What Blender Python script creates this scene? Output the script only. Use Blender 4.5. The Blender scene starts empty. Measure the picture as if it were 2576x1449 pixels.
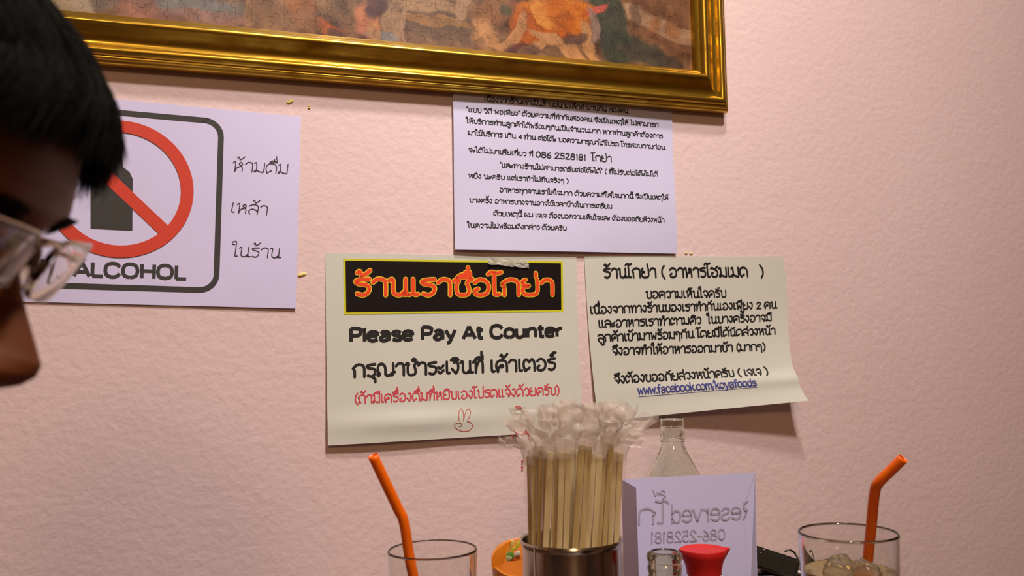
import bpy, bmesh, math, random
import numpy as np
from mathutils import Vector, Matrix, noise
random.seed(7)
SC = bpy.context.scene
COL = SC.collection
PI = math.pi
mm = 0.001

# ------------------------------------------------------------------ camera
FPX, YAW, PITCH, ROLL = 2300.0, math.radians(19.5), math.radians(3.8), 0.02
CAM = np.array([0.0, -1.01, 1.04])
_f = np.array([math.sin(YAW)*math.cos(PITCH), math.cos(YAW)*math.cos(PITCH), math.sin(PITCH)])
_r0 = np.array([math.cos(YAW), -math.sin(YAW), 0.0]); _u0 = np.cross(_r0, _f)
_r = _r0*math.cos(ROLL) - _u0*math.sin(ROLL)
_u = _u0*math.cos(ROLL) + _r0*math.sin(ROLL)
cd = bpy.data.cameras.new('camera'); co = bpy.data.objects.new('camera', cd); COL.objects.link(co)
cd.sensor_width = 36.0; cd.lens = FPX/2576*36; cd.clip_start = 0.02
M = Matrix.Identity(4)
for i in range(3):
    M[i][0], M[i][1], M[i][2], M[i][3] = _r[i], _u[i], -_f[i], CAM[i]
co.matrix_world = M
cd.dof.use_dof = True; cd.dof.focus_distance = 0.98; cd.dof.aperture_fstop = 3.2
# phone sized aperture: small blur on the near head only
cd.dof.aperture_fstop = 9.0
SC.camera = co

def ray(px, py):
    return _f + _r*(px-1288)/FPX - _u*(py-724.5)/FPX
def on_y(px, py, y=0.0):          # point of the vertical plane at world y seen at a place of the photo
    d = ray(px, py); return CAM + d*((y-CAM[1])/d[1])
def on_z(px, py, z):
    d = ray(px, py); return CAM + d*((z-CAM[2])/d[2])
def at_d(px, py, Z):
    return CAM + ray(px, py)*Z
def proj(P):
    v = np.asarray(P, float)-CAM; z = v@_f
    return np.array([1288+FPX*(v@_r)/z, 724.5-FPX*(v@_u)/z])

# ------------------------------------------------------------------ light
W = bpy.data.worlds.new('world'); SC.world = W; W.use_nodes = True
W.node_tree.nodes['Background'].inputs[0].default_value = (1.0, 0.85, 0.75, 1)
W.node_tree.nodes['Background'].inputs[1].default_value = 0.05
def area(name, loc, target, size, power, color, spread=180):
    l = bpy.data.lights.new(name, 'AREA'); l.shape = 'DISK'; l.size = size; l.energy = power; l.color = color; l.spread = math.radians(spread)
    o = bpy.data.objects.new(name, l); COL.objects.link(o); o.location = loc
    o.rotation_euler = (Vector(target)-Vector(loc)).to_track_quat('-Z', 'Y').to_euler()
    return o
area('ceiling_light', (0.50, -1.22, 2.62), (0.33, 0.0, 1.36), 0.16, 7.0, (1.0, 0.89, 0.82), 105)
area('ceiling_light', (0.34, -0.80, 2.62), (0.28, 0.0, 1.25), 0.14, 4.2, (1.0, 0.88, 0.80), 105)
area('ceiling_light', (-0.65, -3.3, 2.45), (0.2, 0.0, 1.1), 0.55, 13, (1.0, 0.66, 0.36))
SC.view_settings.view_transform = 'Standard'; SC.view_settings.look = 'None'
SC.view_settings.gamma = 1.0; SC.view_settings.use_curve_mapping = False
SC.view_settings.exposure = 0.38

# ------------------------------------------------------------------ materials
def mat(name, color=(0.8, 0.8, 0.8), rough=0.6, metal=0.0, **kw):
    m = bpy.data.materials.new(name); m.use_nodes = True
    b = m.node_tree.nodes['Principled BSDF']
    b.inputs['Base Color'].default_value = (*color, 1); b.inputs['Roughness'].default_value = rough
    b.inputs['Metallic'].default_value = metal
    for k, v in kw.items():
        b.inputs[k.replace('_', ' ')].default_value = v
    return m
def nodes(m): return m.node_tree.nodes, m.node_tree.links, m.node_tree.nodes['Principled BSDF']
def add_noise(m, scale, c1, c2, lo=0.35, hi=0.65, coord='Object', stretch=(1, 1, 1), detail=5, bump=0.0, bdist=0.001, bscale=None, rough=None):
    N, L, b = nodes(m)
    tc = N.new('ShaderNodeTexCoord'); mp = N.new('ShaderNodeMapping'); mp.inputs['Scale'].default_value = stretch
    L.new(tc.outputs[coord], mp.inputs[0])
    n = N.new('ShaderNodeTexNoise'); n.inputs['Scale'].default_value = scale; n.inputs['Detail'].default_value = detail
    L.new(mp.outputs[0], n.inputs['Vector'])
    mr = N.new('ShaderNodeMapRange'); mr.inputs['From Min'].default_value = lo; mr.inputs['From Max'].default_value = hi
    L.new(n.outputs[0], mr.inputs[0])
    mx = N.new('ShaderNodeMix'); mx.data_type = 'RGBA'
    mx.inputs[6].default_value = (*c1, 1); mx.inputs[7].default_value = (*c2, 1)
    L.new(mr.outputs[0], mx.inputs[0]); L.new(mx.outputs[2], b.inputs['Base Color'])
    if rough:
        r = N.new('ShaderNodeMapRange'); r.inputs['To Min'].default_value = rough[0]; r.inputs['To Max'].default_value = rough[1]
        L.new(mr.outputs[0], r.inputs[0]); L.new(r.outputs[0], b.inputs['Roughness'])
    if bump:
        n2 = n
        if bscale:
            n2 = N.new('ShaderNodeTexNoise'); n2.inputs['Scale'].default_value = bscale; n2.inputs['Detail'].default_value = 3
            L.new(mp.outputs[0], n2.inputs['Vector'])
        bp = N.new('ShaderNodeBump'); bp.inputs['Strength'].default_value = bump; bp.inputs['Distance'].default_value = bdist
        L.new(n2.outputs[0], bp.inputs['Height']); L.new(bp.outputs[0], b.inputs['Normal'])
    return m
MW = mat('painted wall', rough=0.75); MW.node_tree.nodes['Principled BSDF'].inputs['Specular IOR Level'].default_value = 0.25
add_noise(MW, 2.2, (0.75, 0.575, 0.565), (0.77, 0.60, 0.595), bump=0.5, bdist=0.0016, bscale=120)
# a second, coarser relief of the hand rolled paint with scattered chips
N, L, b = nodes(MW)
_bp = [n for n in N if n.type == 'BUMP'][0]; _mp = [n for n in N if n.type == 'MAPPING'][0]
_n3 = N.new('ShaderNodeTexNoise'); _n3.inputs['Scale'].default_value = 26; _n3.inputs['Detail'].default_value = 4; L.new(_mp.outputs[0], _n3.inputs['Vector'])
_b3 = N.new('ShaderNodeBump'); _b3.inputs['Strength'].default_value = 0.2; _b3.inputs['Distance'].default_value = 0.004
L.new(_n3.outputs[0], _b3.inputs['Height']); L.new(_bp.outputs[0], _b3.inputs['Normal'])
_v = N.new('ShaderNodeTexVoronoi'); _v.inputs['Scale'].default_value = 9; L.new(_mp.outputs[0], _v.inputs['Vector'])
_vr = N.new('ShaderNodeMapRange'); _vr.inputs['From Min'].default_value = 0.0; _vr.inputs['From Max'].default_value = 0.04; _vr.inputs['To Min'].default_value = 1; _vr.inputs['To Max'].default_value = 0
L.new(_v.outputs['Distance'], _vr.inputs[0])
_b4 = N.new('ShaderNodeBump'); _b4.inputs['Strength'].default_value = 0.5; _b4.inputs['Distance'].default_value = 0.002
L.new(_vr.outputs[0], _b4.inputs['Height']); L.new(_b3.outputs[0], _b4.inputs['Normal']); L.new(_b4.outputs[0], b.inputs['Normal'])
MROOM = add_noise(mat('room wall', rough=0.8), 3, (0.40, 0.27, 0.18), (0.44, 0.30, 0.20))
MCEIL = mat('ceiling paint', (0.72, 0.62, 0.52), 0.9)
MFLOOR = add_noise(mat('floor tiles', rough=0.4), 4, (0.20, 0.12, 0.08), (0.26, 0.16, 0.10))
def paper_mat(name, c, rough, coat=0.0):
    m = mat(name, c, rough); N, L, b = nodes(m)
    if coat: b.inputs['Coat Weight'].default_value = coat; b.inputs['Coat Roughness'].default_value = 0.12
    c2 = tuple(x*0.975 for x in c)
    add_noise(m, 14, c, c2, bump=0.12, bdist=0.0006, bscale=40)
    return m
MLAV = paper_mat('office paper', (0.66, 0.62, 0.90), 0.7)
MLAV2 = paper_mat('office paper worn', (0.63, 0.62, 0.86), 0.7)
MCREAM = paper_mat('glossy card', (0.66, 0.67, 0.60), 0.36, 0.6)
MINK = mat('black print', (0.012, 0.011, 0.012), 0.5)
MINKG = mat('dark grey print', (0.035, 0.033, 0.032), 0.6)
MPEN = mat('black pen', (0.035, 0.03, 0.045), 0.6)
MRED = mat('red print', (0.62, 0.045, 0.02), 0.6)
MREDB = mat('bright red lettering', (0.85, 0.07, 0.015), 0.45)
MYEL = mat('yellow lettering edge', (0.85, 0.58, 0.03), 0.45)
MLIME = mat('lime border', (0.62, 0.62, 0.02), 0.45)
MBAN = mat('black banner', (0.008, 0.004, 0.004), 0.55, 0, Specular_IOR_Level=0.2)
MPINK = mat('rose print', (0.62, 0.06, 0.09), 0.55)
MDOOD = mat('red pen', (0.45, 0.07, 0.05), 0.55)
MBLUE = mat('blue print', (0.05, 0.06, 0.30), 0.55)
MGHOST = mat('faint print', (0.42, 0.36, 0.50), 0.7)
MGOLD = mat('gilded frame', rough=0.3, metal=0.92)
add_noise(MGOLD, 22, (0.30, 0.15, 0.012), (0.66, 0.43, 0.055), lo=0.3, hi=0.62, stretch=(1, 1, 3), detail=8, bump=0.25, bdist=0.0006, rough=(0.42, 0.22))
MGLASS = mat('clear glass', (0.97, 0.98, 0.96), 0.0, 0, Transmission_Weight=1.0, IOR=1.46)
MGLASSG = mat('greenish glass', (0.90, 0.95, 0.90), 0.0, 0, Transmission_Weight=1.0, IOR=1.48)
MGLASSO = mat('olive tinted glass', (0.88, 0.88, 0.72), 0.0, 0, Transmission_Weight=1.0, IOR=1.5)
MDRINK = mat('iced tea', (0.62, 0.43, 0.17), 0.05, 0, Transmission_Weight=0.65, IOR=1.33)
MICE = mat('ice', (0.93, 0.92, 0.85), 0.08, 0, Transmission_Weight=0.95, IOR=1.31)
MSAUCE = mat('soy sauce', (0.025, 0.010, 0.004), 0.08, 0)
MORANGE = mat('orange plastic', (1.0, 0.165, 0.003), 0.28, 0, Subsurface_Weight=0.15, Subsurface_Radius=(0.01, 0.004, 0.001))
MSTEEL = mat('brushed steel', (0.50, 0.45, 0.38), 0.2, 1.0)
MSTEEL = add_noise(MSTEEL, 6, (0.42, 0.37, 0.30), (0.55, 0.50, 0.42), stretch=(8, 8, 0.6), rough=(0.14, 0.26))
MBAMBOO = add_noise(mat('pale bamboo', rough=0.55), 60, (0.66, 0.50, 0.22), (0.80, 0.64, 0.33), stretch=(3, 3, 0.15), bump=0.2, bdist=0.0003)
MBAMBOO2 = add_noise(mat('golden bamboo', rough=0.55), 60, (0.50, 0.34, 0.11), (0.64, 0.46, 0.18), stretch=(3, 3, 0.15), bump=0.2, bdist=0.0003)
MCAP = mat('red plastic cap', (0.60, 0.012, 0.012), 0.45)
MBLACK = mat('black plastic', (0.012, 0.012, 0.010), 0.3)
MTABLE = add_noise(mat('dark table wood', rough=0.35), 5, (0.055, 0.022, 0.016), (0.10, 0.045, 0.03), stretch=(1, 8, 1))
MSKIN = add_noise(mat('skin', rough=0.55, Subsurface_Weight=0.12, Subsurface_Radius=(0.01, 0.004, 0.002)), 40, (0.17, 0.048, 0.013), (0.21, 0.062, 0.018), bump=0.15, bdist=0.0004, bscale=300)
MHAIR = mat('black hair', (0.005, 0.005, 0.004), 0.65, 0, Specular_IOR_Level=0.12)
MSHIRT = mat('dark shirt', (0.03, 0.035, 0.05), 0.85)
MWIRE = mat('spectacle wire', (0.55, 0.47, 0.38), 0.25, 1.0)
MLENS = mat('spectacle lens', (0.97, 0.95, 0.90), 0.0, 0, Transmission_Weight=1.0, IOR=1.5)
MEYE = mat('eye white', (0.6, 0.5, 0.42), 0.25)
MPUTTY = mat('yellow putty', (0.80, 0.68, 0.22), 0.8)
def film(name, color, t):
    m = bpy.data.materials.new(name); m.use_nodes = True; N = m.node_tree.nodes; L = m.node_tree.links
    b = N['Principled BSDF']; out = N['Material Output']
    b.inputs['Base Color'].default_value = (*color, 1); b.inputs['Roughness'].default_value = 0.3
    tr = N.new('ShaderNodeBsdfTransparent'); tl = N.new('ShaderNodeBsdfTranslucent'); tl.inputs[0].default_value = (*color, 1)
    m1 = N.new('ShaderNodeMixShader'); m1.inputs[0].default_value = 0.4; L.new(b.outputs[0], m1.inputs[1]); L.new(tl.outputs[0], m1.inputs[2])
    m2 = N.new('ShaderNodeMixShader'); m2.inputs[0].default_value = t; L.new(m1.outputs[0], m2.inputs[1]); L.new(tr.outputs[0], m2.inputs[2])
    L.new(m2.outputs[0], out.inputs[0]); return m
MWRAP = film('milky wrapper', (0.86, 0.79, 0.71), 0.55)
MWRAPS = film('clear sleeve', (0.86, 0.78, 0.68), 0.90)
MTAPE = film('cloudy tape', (0.75, 0.72, 0.68), 0.35)

# ------------------------------------------------------------------ object helpers
def empty(name, loc, label, cat, group=None):
    o = bpy.data.objects.new(name, None); COL.objects.link(o); o.location = loc; o.empty_display_size = 0.02
    o['label'] = label; o['category'] = cat
    if group: o['group'] = group
    return o
def link(name, me, m, parent=None, label=None, cat=None, group=None, kind=None):
    o = bpy.data.objects.new(name, me); COL.objects.link(o)
    if m is not None and not me.materials: me.materials.append(m)
    if parent is not None:
        o.parent = parent
        w = parent
        off = Vector((0, 0, 0))
        while w is not None: off += Vector(w.location); w = w.parent
        o.location = -off
    if label: o['label'] = label
    if cat: o['category'] = cat
    if group: o['group'] = group
    if kind: o['kind'] = kind
    return o
FIXN = {'glass_wall', 'glass_body', 'drink', 'contents', 'pouring_cap', 'cup', 'sheet', 'p', 'drinking_straw', 'chopstick', 'body', 'wrapper_end'}
def mesh(name, V, F, smooth=False):
    me = bpy.data.meshes.new(name); me.from_pydata([tuple(map(float, v)) for v in V], [], [tuple(f) for f in F]); me.update()
    if name in FIXN: outward(me)
    if smooth:
        me.shade_smooth()
        if name in ('glass_wall', 'glass_body', 'drink', 'contents', 'cup'): me.set_sharp_from_angle(angle=math.radians(42))
    return me
def box_vf(lo, hi):
    x0, y0, z0 = lo; x1, y1, z1 = hi
    V = [(x0,y0,z0),(x1,y0,z0),(x1,y1,z0),(x0,y1,z0),(x0,y0,z1),(x1,y0,z1),(x1,y1,z1),(x0,y1,z1)]
    return V, [(0,3,2,1),(4,5,6,7),(0,1,5,4),(1,2,6,5),(2,3,7,6),(3,0,4,7)]
def lathe_vf(prof, c, n=48, rfun=None, closed=True):
    V = []; F = []
    for k, (r, z) in enumerate(prof):
        for i in range(n):
            a = 2*PI*i/n; rr = r if rfun is None else rfun(r, z, a)
            V.append((c[0]+rr*math.cos(a), c[1]+rr*math.sin(a), c[2]+z))
    m = len(prof)
    for k in range(m if closed else m-1):
        k2 = (k+1) % m
        for i in range(n):
            j = (i+1) % n
            F.append((k*n+i, k*n+j, k2*n+j, k2*n+i))
    return V, F
def outward(me):
    bm = bmesh.new(); bm.from_mesh(me); bmesh.ops.recalc_face_normals(bm, faces=bm.faces)
    if bm.calc_volume(signed=True) < 0: bmesh.ops.reverse_faces(bm, faces=bm.faces)
    bm.to_mesh(me); bm.free(); return me
def tube_vf(pts, rad, n=10, cap=True):
    P = [Vector(p) for p in pts]; m = len(P); V = []; F = []
    up = None
    for k in range(m):
        d = (P[min(k+1, m-1)]-P[max(k-1, 0)]).normalized()
        if up is None: up = d.orthogonal().normalized()
        up = (up - d*up.dot(d)).normalized(); s = d.cross(up)
        r = rad[k] if hasattr(rad, '__len__') else rad
        for i in range(n):
            a = 2*PI*i/n; V.append(P[k] + up*(r*math.cos(a)) + s*(r*math.sin(a)))
    for k in range(m-1):
        for i in range(n):
            j = (i+1) % n; F.append((k*n+i, k*n+j, (k+1)*n+j, (k+1)*n+i))
    if cap: F.append(tuple(reversed(range(n)))); F.append(tuple((m-1)*n+i for i in range(n)))
    return V, F
def join_vf(parts):
    V = []; F = []
    for v, f in parts:
        b0 = len(V); V += list(v); F += [tuple(i+b0 for i in q) for q in f]
    return V, F
def catmull(P, n=6, closed=False):
    P = [np.array(p, float) for p in P]
    if len(P) < 3: return P
    out = []
    m = len(P)
    for i in range(m if closed else m-1):
        p0 = P[(i-1) % m] if closed or i > 0 else 2*P[0]-P[1]
        p1 = P[i]; p2 = P[(i+1) % m]
        p3 = P[(i+2) % m] if closed or i+2 < m else 2*P[-1]-P[-2]
        for k in range(n):
            t = k/n
            out.append(0.5*((2*p1)+(-p0+p2)*t+(2*p0-5*p1+4*p2-p3)*t*t+(-p0+3*p1-3*p2+p3)*t**3))
    if not closed: out.append(P[-1])
    return out

# ------------------------------------------------------------------ room
TABLE_Z = float(on_y(2008, 1408, 0)[2])
def room_part(name, lo, hi, m):
    o = link(name, mesh(name, *box_vf(lo, hi)), m, kind='structure'); return o
RX0, RX1, RY0, RH = -2.0, 2.6, -3.6, 2.7
room_part('floor', (RX0, RY0, -0.1), (RX1, 0, 0), MFLOOR)
room_part('ceiling', (RX0, RY0, RH), (RX1, 0, RH+0.1), MCEIL)
room_part('wall_back', (RX0, 0, 0), (RX1, 0.1, RH), MW)
room_part('wall_left', (RX0-0.1, RY0, 0), (RX0, 0.1, RH), MROOM)
room_part('wall_right', (RX1, RY0, 0), (RX1+0.1, 0.1, RH), MROOM)
room_part('wall_front', (RX0, RY0-0.1, 0), (RX1, RY0, RH), MROOM)

# ------------------------------------------------------------------ stroke lettering
G = {}
def g(ch, adv, *st): G[ch] = (adv, [s for s in st])
g('ก', 72, "8,0 8,52c 0,70c 16,93 35,100 54,90 60,66 60,0")
g('ข', 66, "0,88 11,99 19,88 12,70 12,22 20,3 36,0 50,8 55,30 55,100")
g('ค', 76, "10,0c 1,42 6,80 32,100 56,88 64,58 64,0", "10,0c 14,30 26,52 38,56 42,44 30,38")
g('ง', 54, "16,92 32,98 40,74 38,28 26,0c 2,40")
g('จ', 60, "4,78 20,98 42,92 50,62 46,22 36,0c 30,30 14,42")
g('ช', 70, "0,88 11,99 19,88 12,70 12,22 20,3 38,0 52,10 55,40 48,76c 54,90 68,104")
g('ณ', 104, "16,18 8,2 2,16 10,30c 4,52 10,90 26,100 40,88 46,60 46,14", "46,14 56,2 70,6 90,30", "90,100 90,26 84,6 76,10 84,24 98,30")
g('ด', 76, "36,26 10,0c 0,42 6,84 32,100 56,88 64,56 64,0")
g('ต', 78, "36,26 10,0c 0,42 4,84 18,100 35,76c 50,100 62,86 66,54 66,0")
g('ถ', 72, "20,10 10,1 4,12 12,26c 8,50c 0,70c 16,93 35,100 54,90 60,66 60,0")
g('ท', 68, "0,88 9,99 15,86 15,0c 22,56 36,96 50,98 56,80 56,0")
g('น', 74, "0,90 10,99 14,84 14,24 22,4 38,2 52,24", "56,100 56,22 62,4 72,4", "56,24 46,6 62,4")
g('บ', 68, "0,92 10,99 14,84 14,24 22,3 38,0 52,8 57,30 57,100")
g('ป', 68, "0,92 10,99 14,84 14,24 22,3 38,0 52,8 57,30 57,146")
g('ผ', 72, "20,88 10,99 5,80 6,0c 31,56c 56,0c 60,100")
g('พ', 72, "0,92 9,99 13,84 16,0c 34,60c 52,0c 60,100")
g('ภ', 74, "2,6 12,0 16,14 12,50c 4,70c 20,93 38,100 56,90 63,66 63,0")
g('ม', 72, "0,90 10,99 14,84 14,24 8,4 0,10 12,22 34,8 58,2c 60,30 60,100")
g('ย', 70, "14,99 2,86 8,66 26,60c 8,50 2,28 12,4 32,0 50,6 58,30 58,100")
g('ร', 58, "48,99 24,96 4,86 12,70 38,62 48,44 42,14 26,0 8,8")
g('ล', 68, "2,82 20,99 44,96 56,74 57,0", "12,0 2,26 14,50 34,50 57,30")
g('ว', 56, "4,80 20,99 40,92 47,60 42,12 28,0c 18,12")
g('ส', 70, "2,78 20,96 42,90 55,66 57,0", "12,0 2,26 14,50 34,50 57,30", "42,88 64,112")
g('ห', 72, "0,88 9,99 15,86 15,0c 26,40 46,58 56,78 46,96 36,80 50,58 57,36 57,0")
g('อ', 68, "6,80 22,99 44,92 56,60 50,16 30,0 10,6 6,28 18,40")
g('ฮ', 70, "0,90 14,99 32,84 60,112", "18,42 8,44 8,14 28,0 48,12 57,42 50,66 32,84")
g('ๆ', 62, "22,64 8,62 4,84 18,99 36,92 46,70 46,-34")
g('ะ', 44, "2,56 12,46 22,54 32,70", "2,18 12,6 22,16 32,30")
g('า', 56, "2,78 16,98 34,97 44,78 44,0")
g('เ', 34, "8,100 8,20 14,3 24,6")
g('แ', 66, "8,100 8,20 14,3 24,6", "40,100 40,20 46,3 56,6")
g('โ', 36, "-14,134 -2,148 16,142 34,148", "8,144 8,20 14,3 26,6")
g('ใ', 36, "6,124 -8,128 -8,148 6,156 14,142 14,20 20,3 30,6")
g('ไ', 36, "-12,156 -8,136 14,154c 14,20 20,3 30,6")
MARK_UP = {'ั': ["-38,124 -28,112 -18,120 -2,140"], 'ิ': ["-42,114 -26,130 -8,128 2,114c -42,114"],
  'ี': ["-42,114 -26,130 -8,128 2,114c -42,114", "2,114 2,144"], 'ึ': ["-42,114 -26,130 -8,128 2,114c -42,114", "2,124 8,132 2,140 -4,132 2,124"],
  'ื': ["-42,114 -26,130 -8,128 2,114c -42,114", "2,114 2,146", "-14,128 -14,146"], '็': ["-8,112 -20,124 -32,112 -38,126 -24,136 -4,132 4,146"]}
MARK_DN = {'ุ': ["-10,-14 0,-14 2,-46"], 'ู': ["-32,-14 -24,-16 -24,-42 -10,-48 2,-40 2,-14"]}
TONE = {'่': ["-4,118 -4,144"], '้': ["-36,136 -28,146 -22,120c -8,130 6,152"], '๊': ["-38,122 -36,142 -24,128 -12,142 -6,122 6,148"],
  '๋': ["-12,118 -12,144", "-24,131 0,131"], '์': ["-14,122 -24,130 -12,138c -8,150 10,152", "-14,122 -6,130"]}
RING = ["-14,114 -24,124 -14,134 -4,124 -14,114"]
# latin and digits: cap height 100
g('P', 66, "10,0c 10,97c 34,97 56,90 58,72 52,50 34,44 10,44"); g('l', 22, "11,0 11,100")
g('e', 62, "8,38 54,38c 52,60 32,70 12,60 6,36 12,10 32,2 54,12"); g('a', 62, "9,54 22,68 42,66 50,50 50,0", "50,44 24,36 7,22 14,3 34,3 50,22")
g('s', 54, "48,56 30,69 10,62 10,46 28,37 46,28 46,8 26,1 6,13"); g('y', 60, "5,70c 30,4c", "55,70c 26,-18 10,-28")
g('A', 72, "3,0c 36,98c 69,0c", "16,30c 56,30c"); g('t', 42, "18,94 18,16 24,3 38,3", "3,66c 38,66c")
g('C', 76, "68,74 54,94 32,98 12,84 6,50 12,16 32,2 54,6 68,26"); g('o', 62, "31,2 10,12 6,36 12,60 31,70 50,60 56,36 50,12 31,2")
g('u', 62, "8,70 8,22 16,3 34,3 50,20", "51,70 51,0"); g('n', 62, "8,70 8,0", "9,46 22,66 42,68 52,52 52,0")
g('r', 42, "8,70 8,0", "9,42 20,62 38,66"); g('N', 74, "9,0c 9,98c 62,2c 62,100c"); g('L', 58, "9,100c 9,3c 54,3c")
g('O', 80, "38,2 14,14 6,50 14,86 38,98 62,86 70,50 62,14 38,2"); g('H', 74, "9,0 9,100", "63,0 63,100", "9,52 63,52")
g('R', 68, "10,0c 10,97c 34,97 56,90 56,70 46,50 10,48", "34,48 60,0"); g('d', 62, "52,48 34,68 12,60 6,34 14,6 34,2 52,22", "52,100 52,0")
g('v', 54, "4,70c 26,2c 50,70c"); g('w', 74, "4,70 16,2c 36,56c 54,2c 68,70"); g('f', 40, "40,96 26,99 17,84 17,0", "2,64 34,64")
g('c', 54, "50,60 30,70 10,58 6,34 14,8 32,0 50,12"); g('b', 60, "8,100 8,0", "8,48 28,68 48,60 54,34 46,8 26,0 8,20")
g('k', 54, "8,100 8,0", "46,68 10,30", "22,40 50,0"); g('m', 86, "8,70 8,0", "8,46 18,66 36,68 42,52 42,0", "42,46 54,66 72,68 78,52 78,0")
g('.', 20, "8,2 12,6"); g('/', 36, "4,-14 32,110"); g('(', 34, "28,124 10,86 8,30 26,-14"); g(')', 34, "4,124 22,86 24,30 6,-14")
g('"', 30, "6,130 6,108", "18,130 18,108"); g('-', 40, "6,44 34,44")
g('0', 62, "30,0 10,18 6,50 12,84 30,98 48,84 54,50 48,18 30,0"); g('1', 34, "14,84 20,98c 20,0"); g('2', 60, "8,76 22,98 44,92 48,72 30,42 6,2c 54,2")
g('5', 58, "50,97 14,97c 12,56c 34,60 50,44 46,14 26,0 6,10"); g('8', 58, "30,52 10,68 14,90 30,98 46,90 48,68 30,52 8,36 8,12 28,0 48,10 50,34 30,52")
g('6', 58, "46,92 24,76 8,44 10,14 28,0 48,12 48,38 32,50 12,36"); g('4', 58, "44,0 44,98c 4,28c 56,28"); g(' ', 34)

def parse(s, n):
    runs = [[]]
    for tok in s.split():
        c = tok.endswith('c'); x, y = tok.rstrip('c').split(','); p = (float(x)/100, float(y)/100)
        runs[-1].append(p)
        if c: runs.append([p])
    return [catmull(r, n) for r in runs if len(r) > 1]
def layout(text, n=5):
    """-> strokes [(points)] in units of the letter height, total advance"""
    x = 0.0; out = []; up = False; prev = None; dn_ok = 0
    for ch in text:
        if ch in MARK_UP or ch in MARK_DN or ch in TONE or ch == 'ำ':
            bx = x - 0.13; dy = 0
            if prev == 'ป': bx -= 0.2
            if ch == 'ำ':
                for s in RING: out += [[(p[0]+bx+0.05, p[1]+0) for p in r] for r in parse(s, n)]
                for s in G['า'][1]: out += [[(p[0]+x, p[1]) for p in r] for r in parse(s, n)]
                x += 0.56; prev = ch; up = False; continue
            if ch in TONE and up: dy = 0.33
            for s in (MARK_UP.get(ch) or MARK_DN.get(ch) or TONE.get(ch)):
                out += [[(p[0]+bx, p[1]+dy) for p in r] for r in parse(s, n)]
            if ch in MARK_UP: up = True
            continue
        adv, st = G[ch]
        for s in st: out += [[(p[0]+x, p[1]) for p in r] for r in parse(s, n)]
        x += adv/100; up = False; prev = ch
    return out, x
def ribbon(strokes, w, flat=False):
    """strokes in final flat units -> (V2, F)"""
    V = []; F = []
    for S in strokes:
        P = [np.array(p, float) for p in S]
        Q = [P[0]]
        for p in P[1:]:
            if np.linalg.norm(p-Q[-1]) > 1e-6: Q.append(p)
        P = Q
        if len(P) < 2: continue
        b0 = len(V)
        for k, p in enumerate(P):
            d = P[min(k+1, len(P)-1)]-P[max(k-1, 0)]; d /= (np.linalg.norm(d)+1e-12); nn = np.array([-d[1], d[0]])*w/2
            V.append(p+nn); V.append(p-nn)
        for k in range(len(P)-1):
            F.append((b0+2*k, b0+2*k+1, b0+2*k+3, b0+2*k+2))
        for e, dd in ((0, P[0]-P[1]), (len(P)-1, P[-1]-P[-2])):
            dd = dd/(np.linalg.norm(dd)+1e-12); nn = np.array([-dd[1], dd[0]]); c0 = len(V); V.append(P[e])
            kk = 4
            for i in range(kk+1):
                a = -PI/2+PI*i/kk
                if flat: V.append(P[e]+nn*math.sin(a)*w/2 + dd*(w*0.16 if 0 < i < kk else 0)*0)
                else: V.append(P[e]+(dd*math.cos(a)+nn*math.sin(a))*w/2)
            for i in range(kk): F.append((c0, c0+1+i, c0+2+i))
    return V, F

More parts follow.
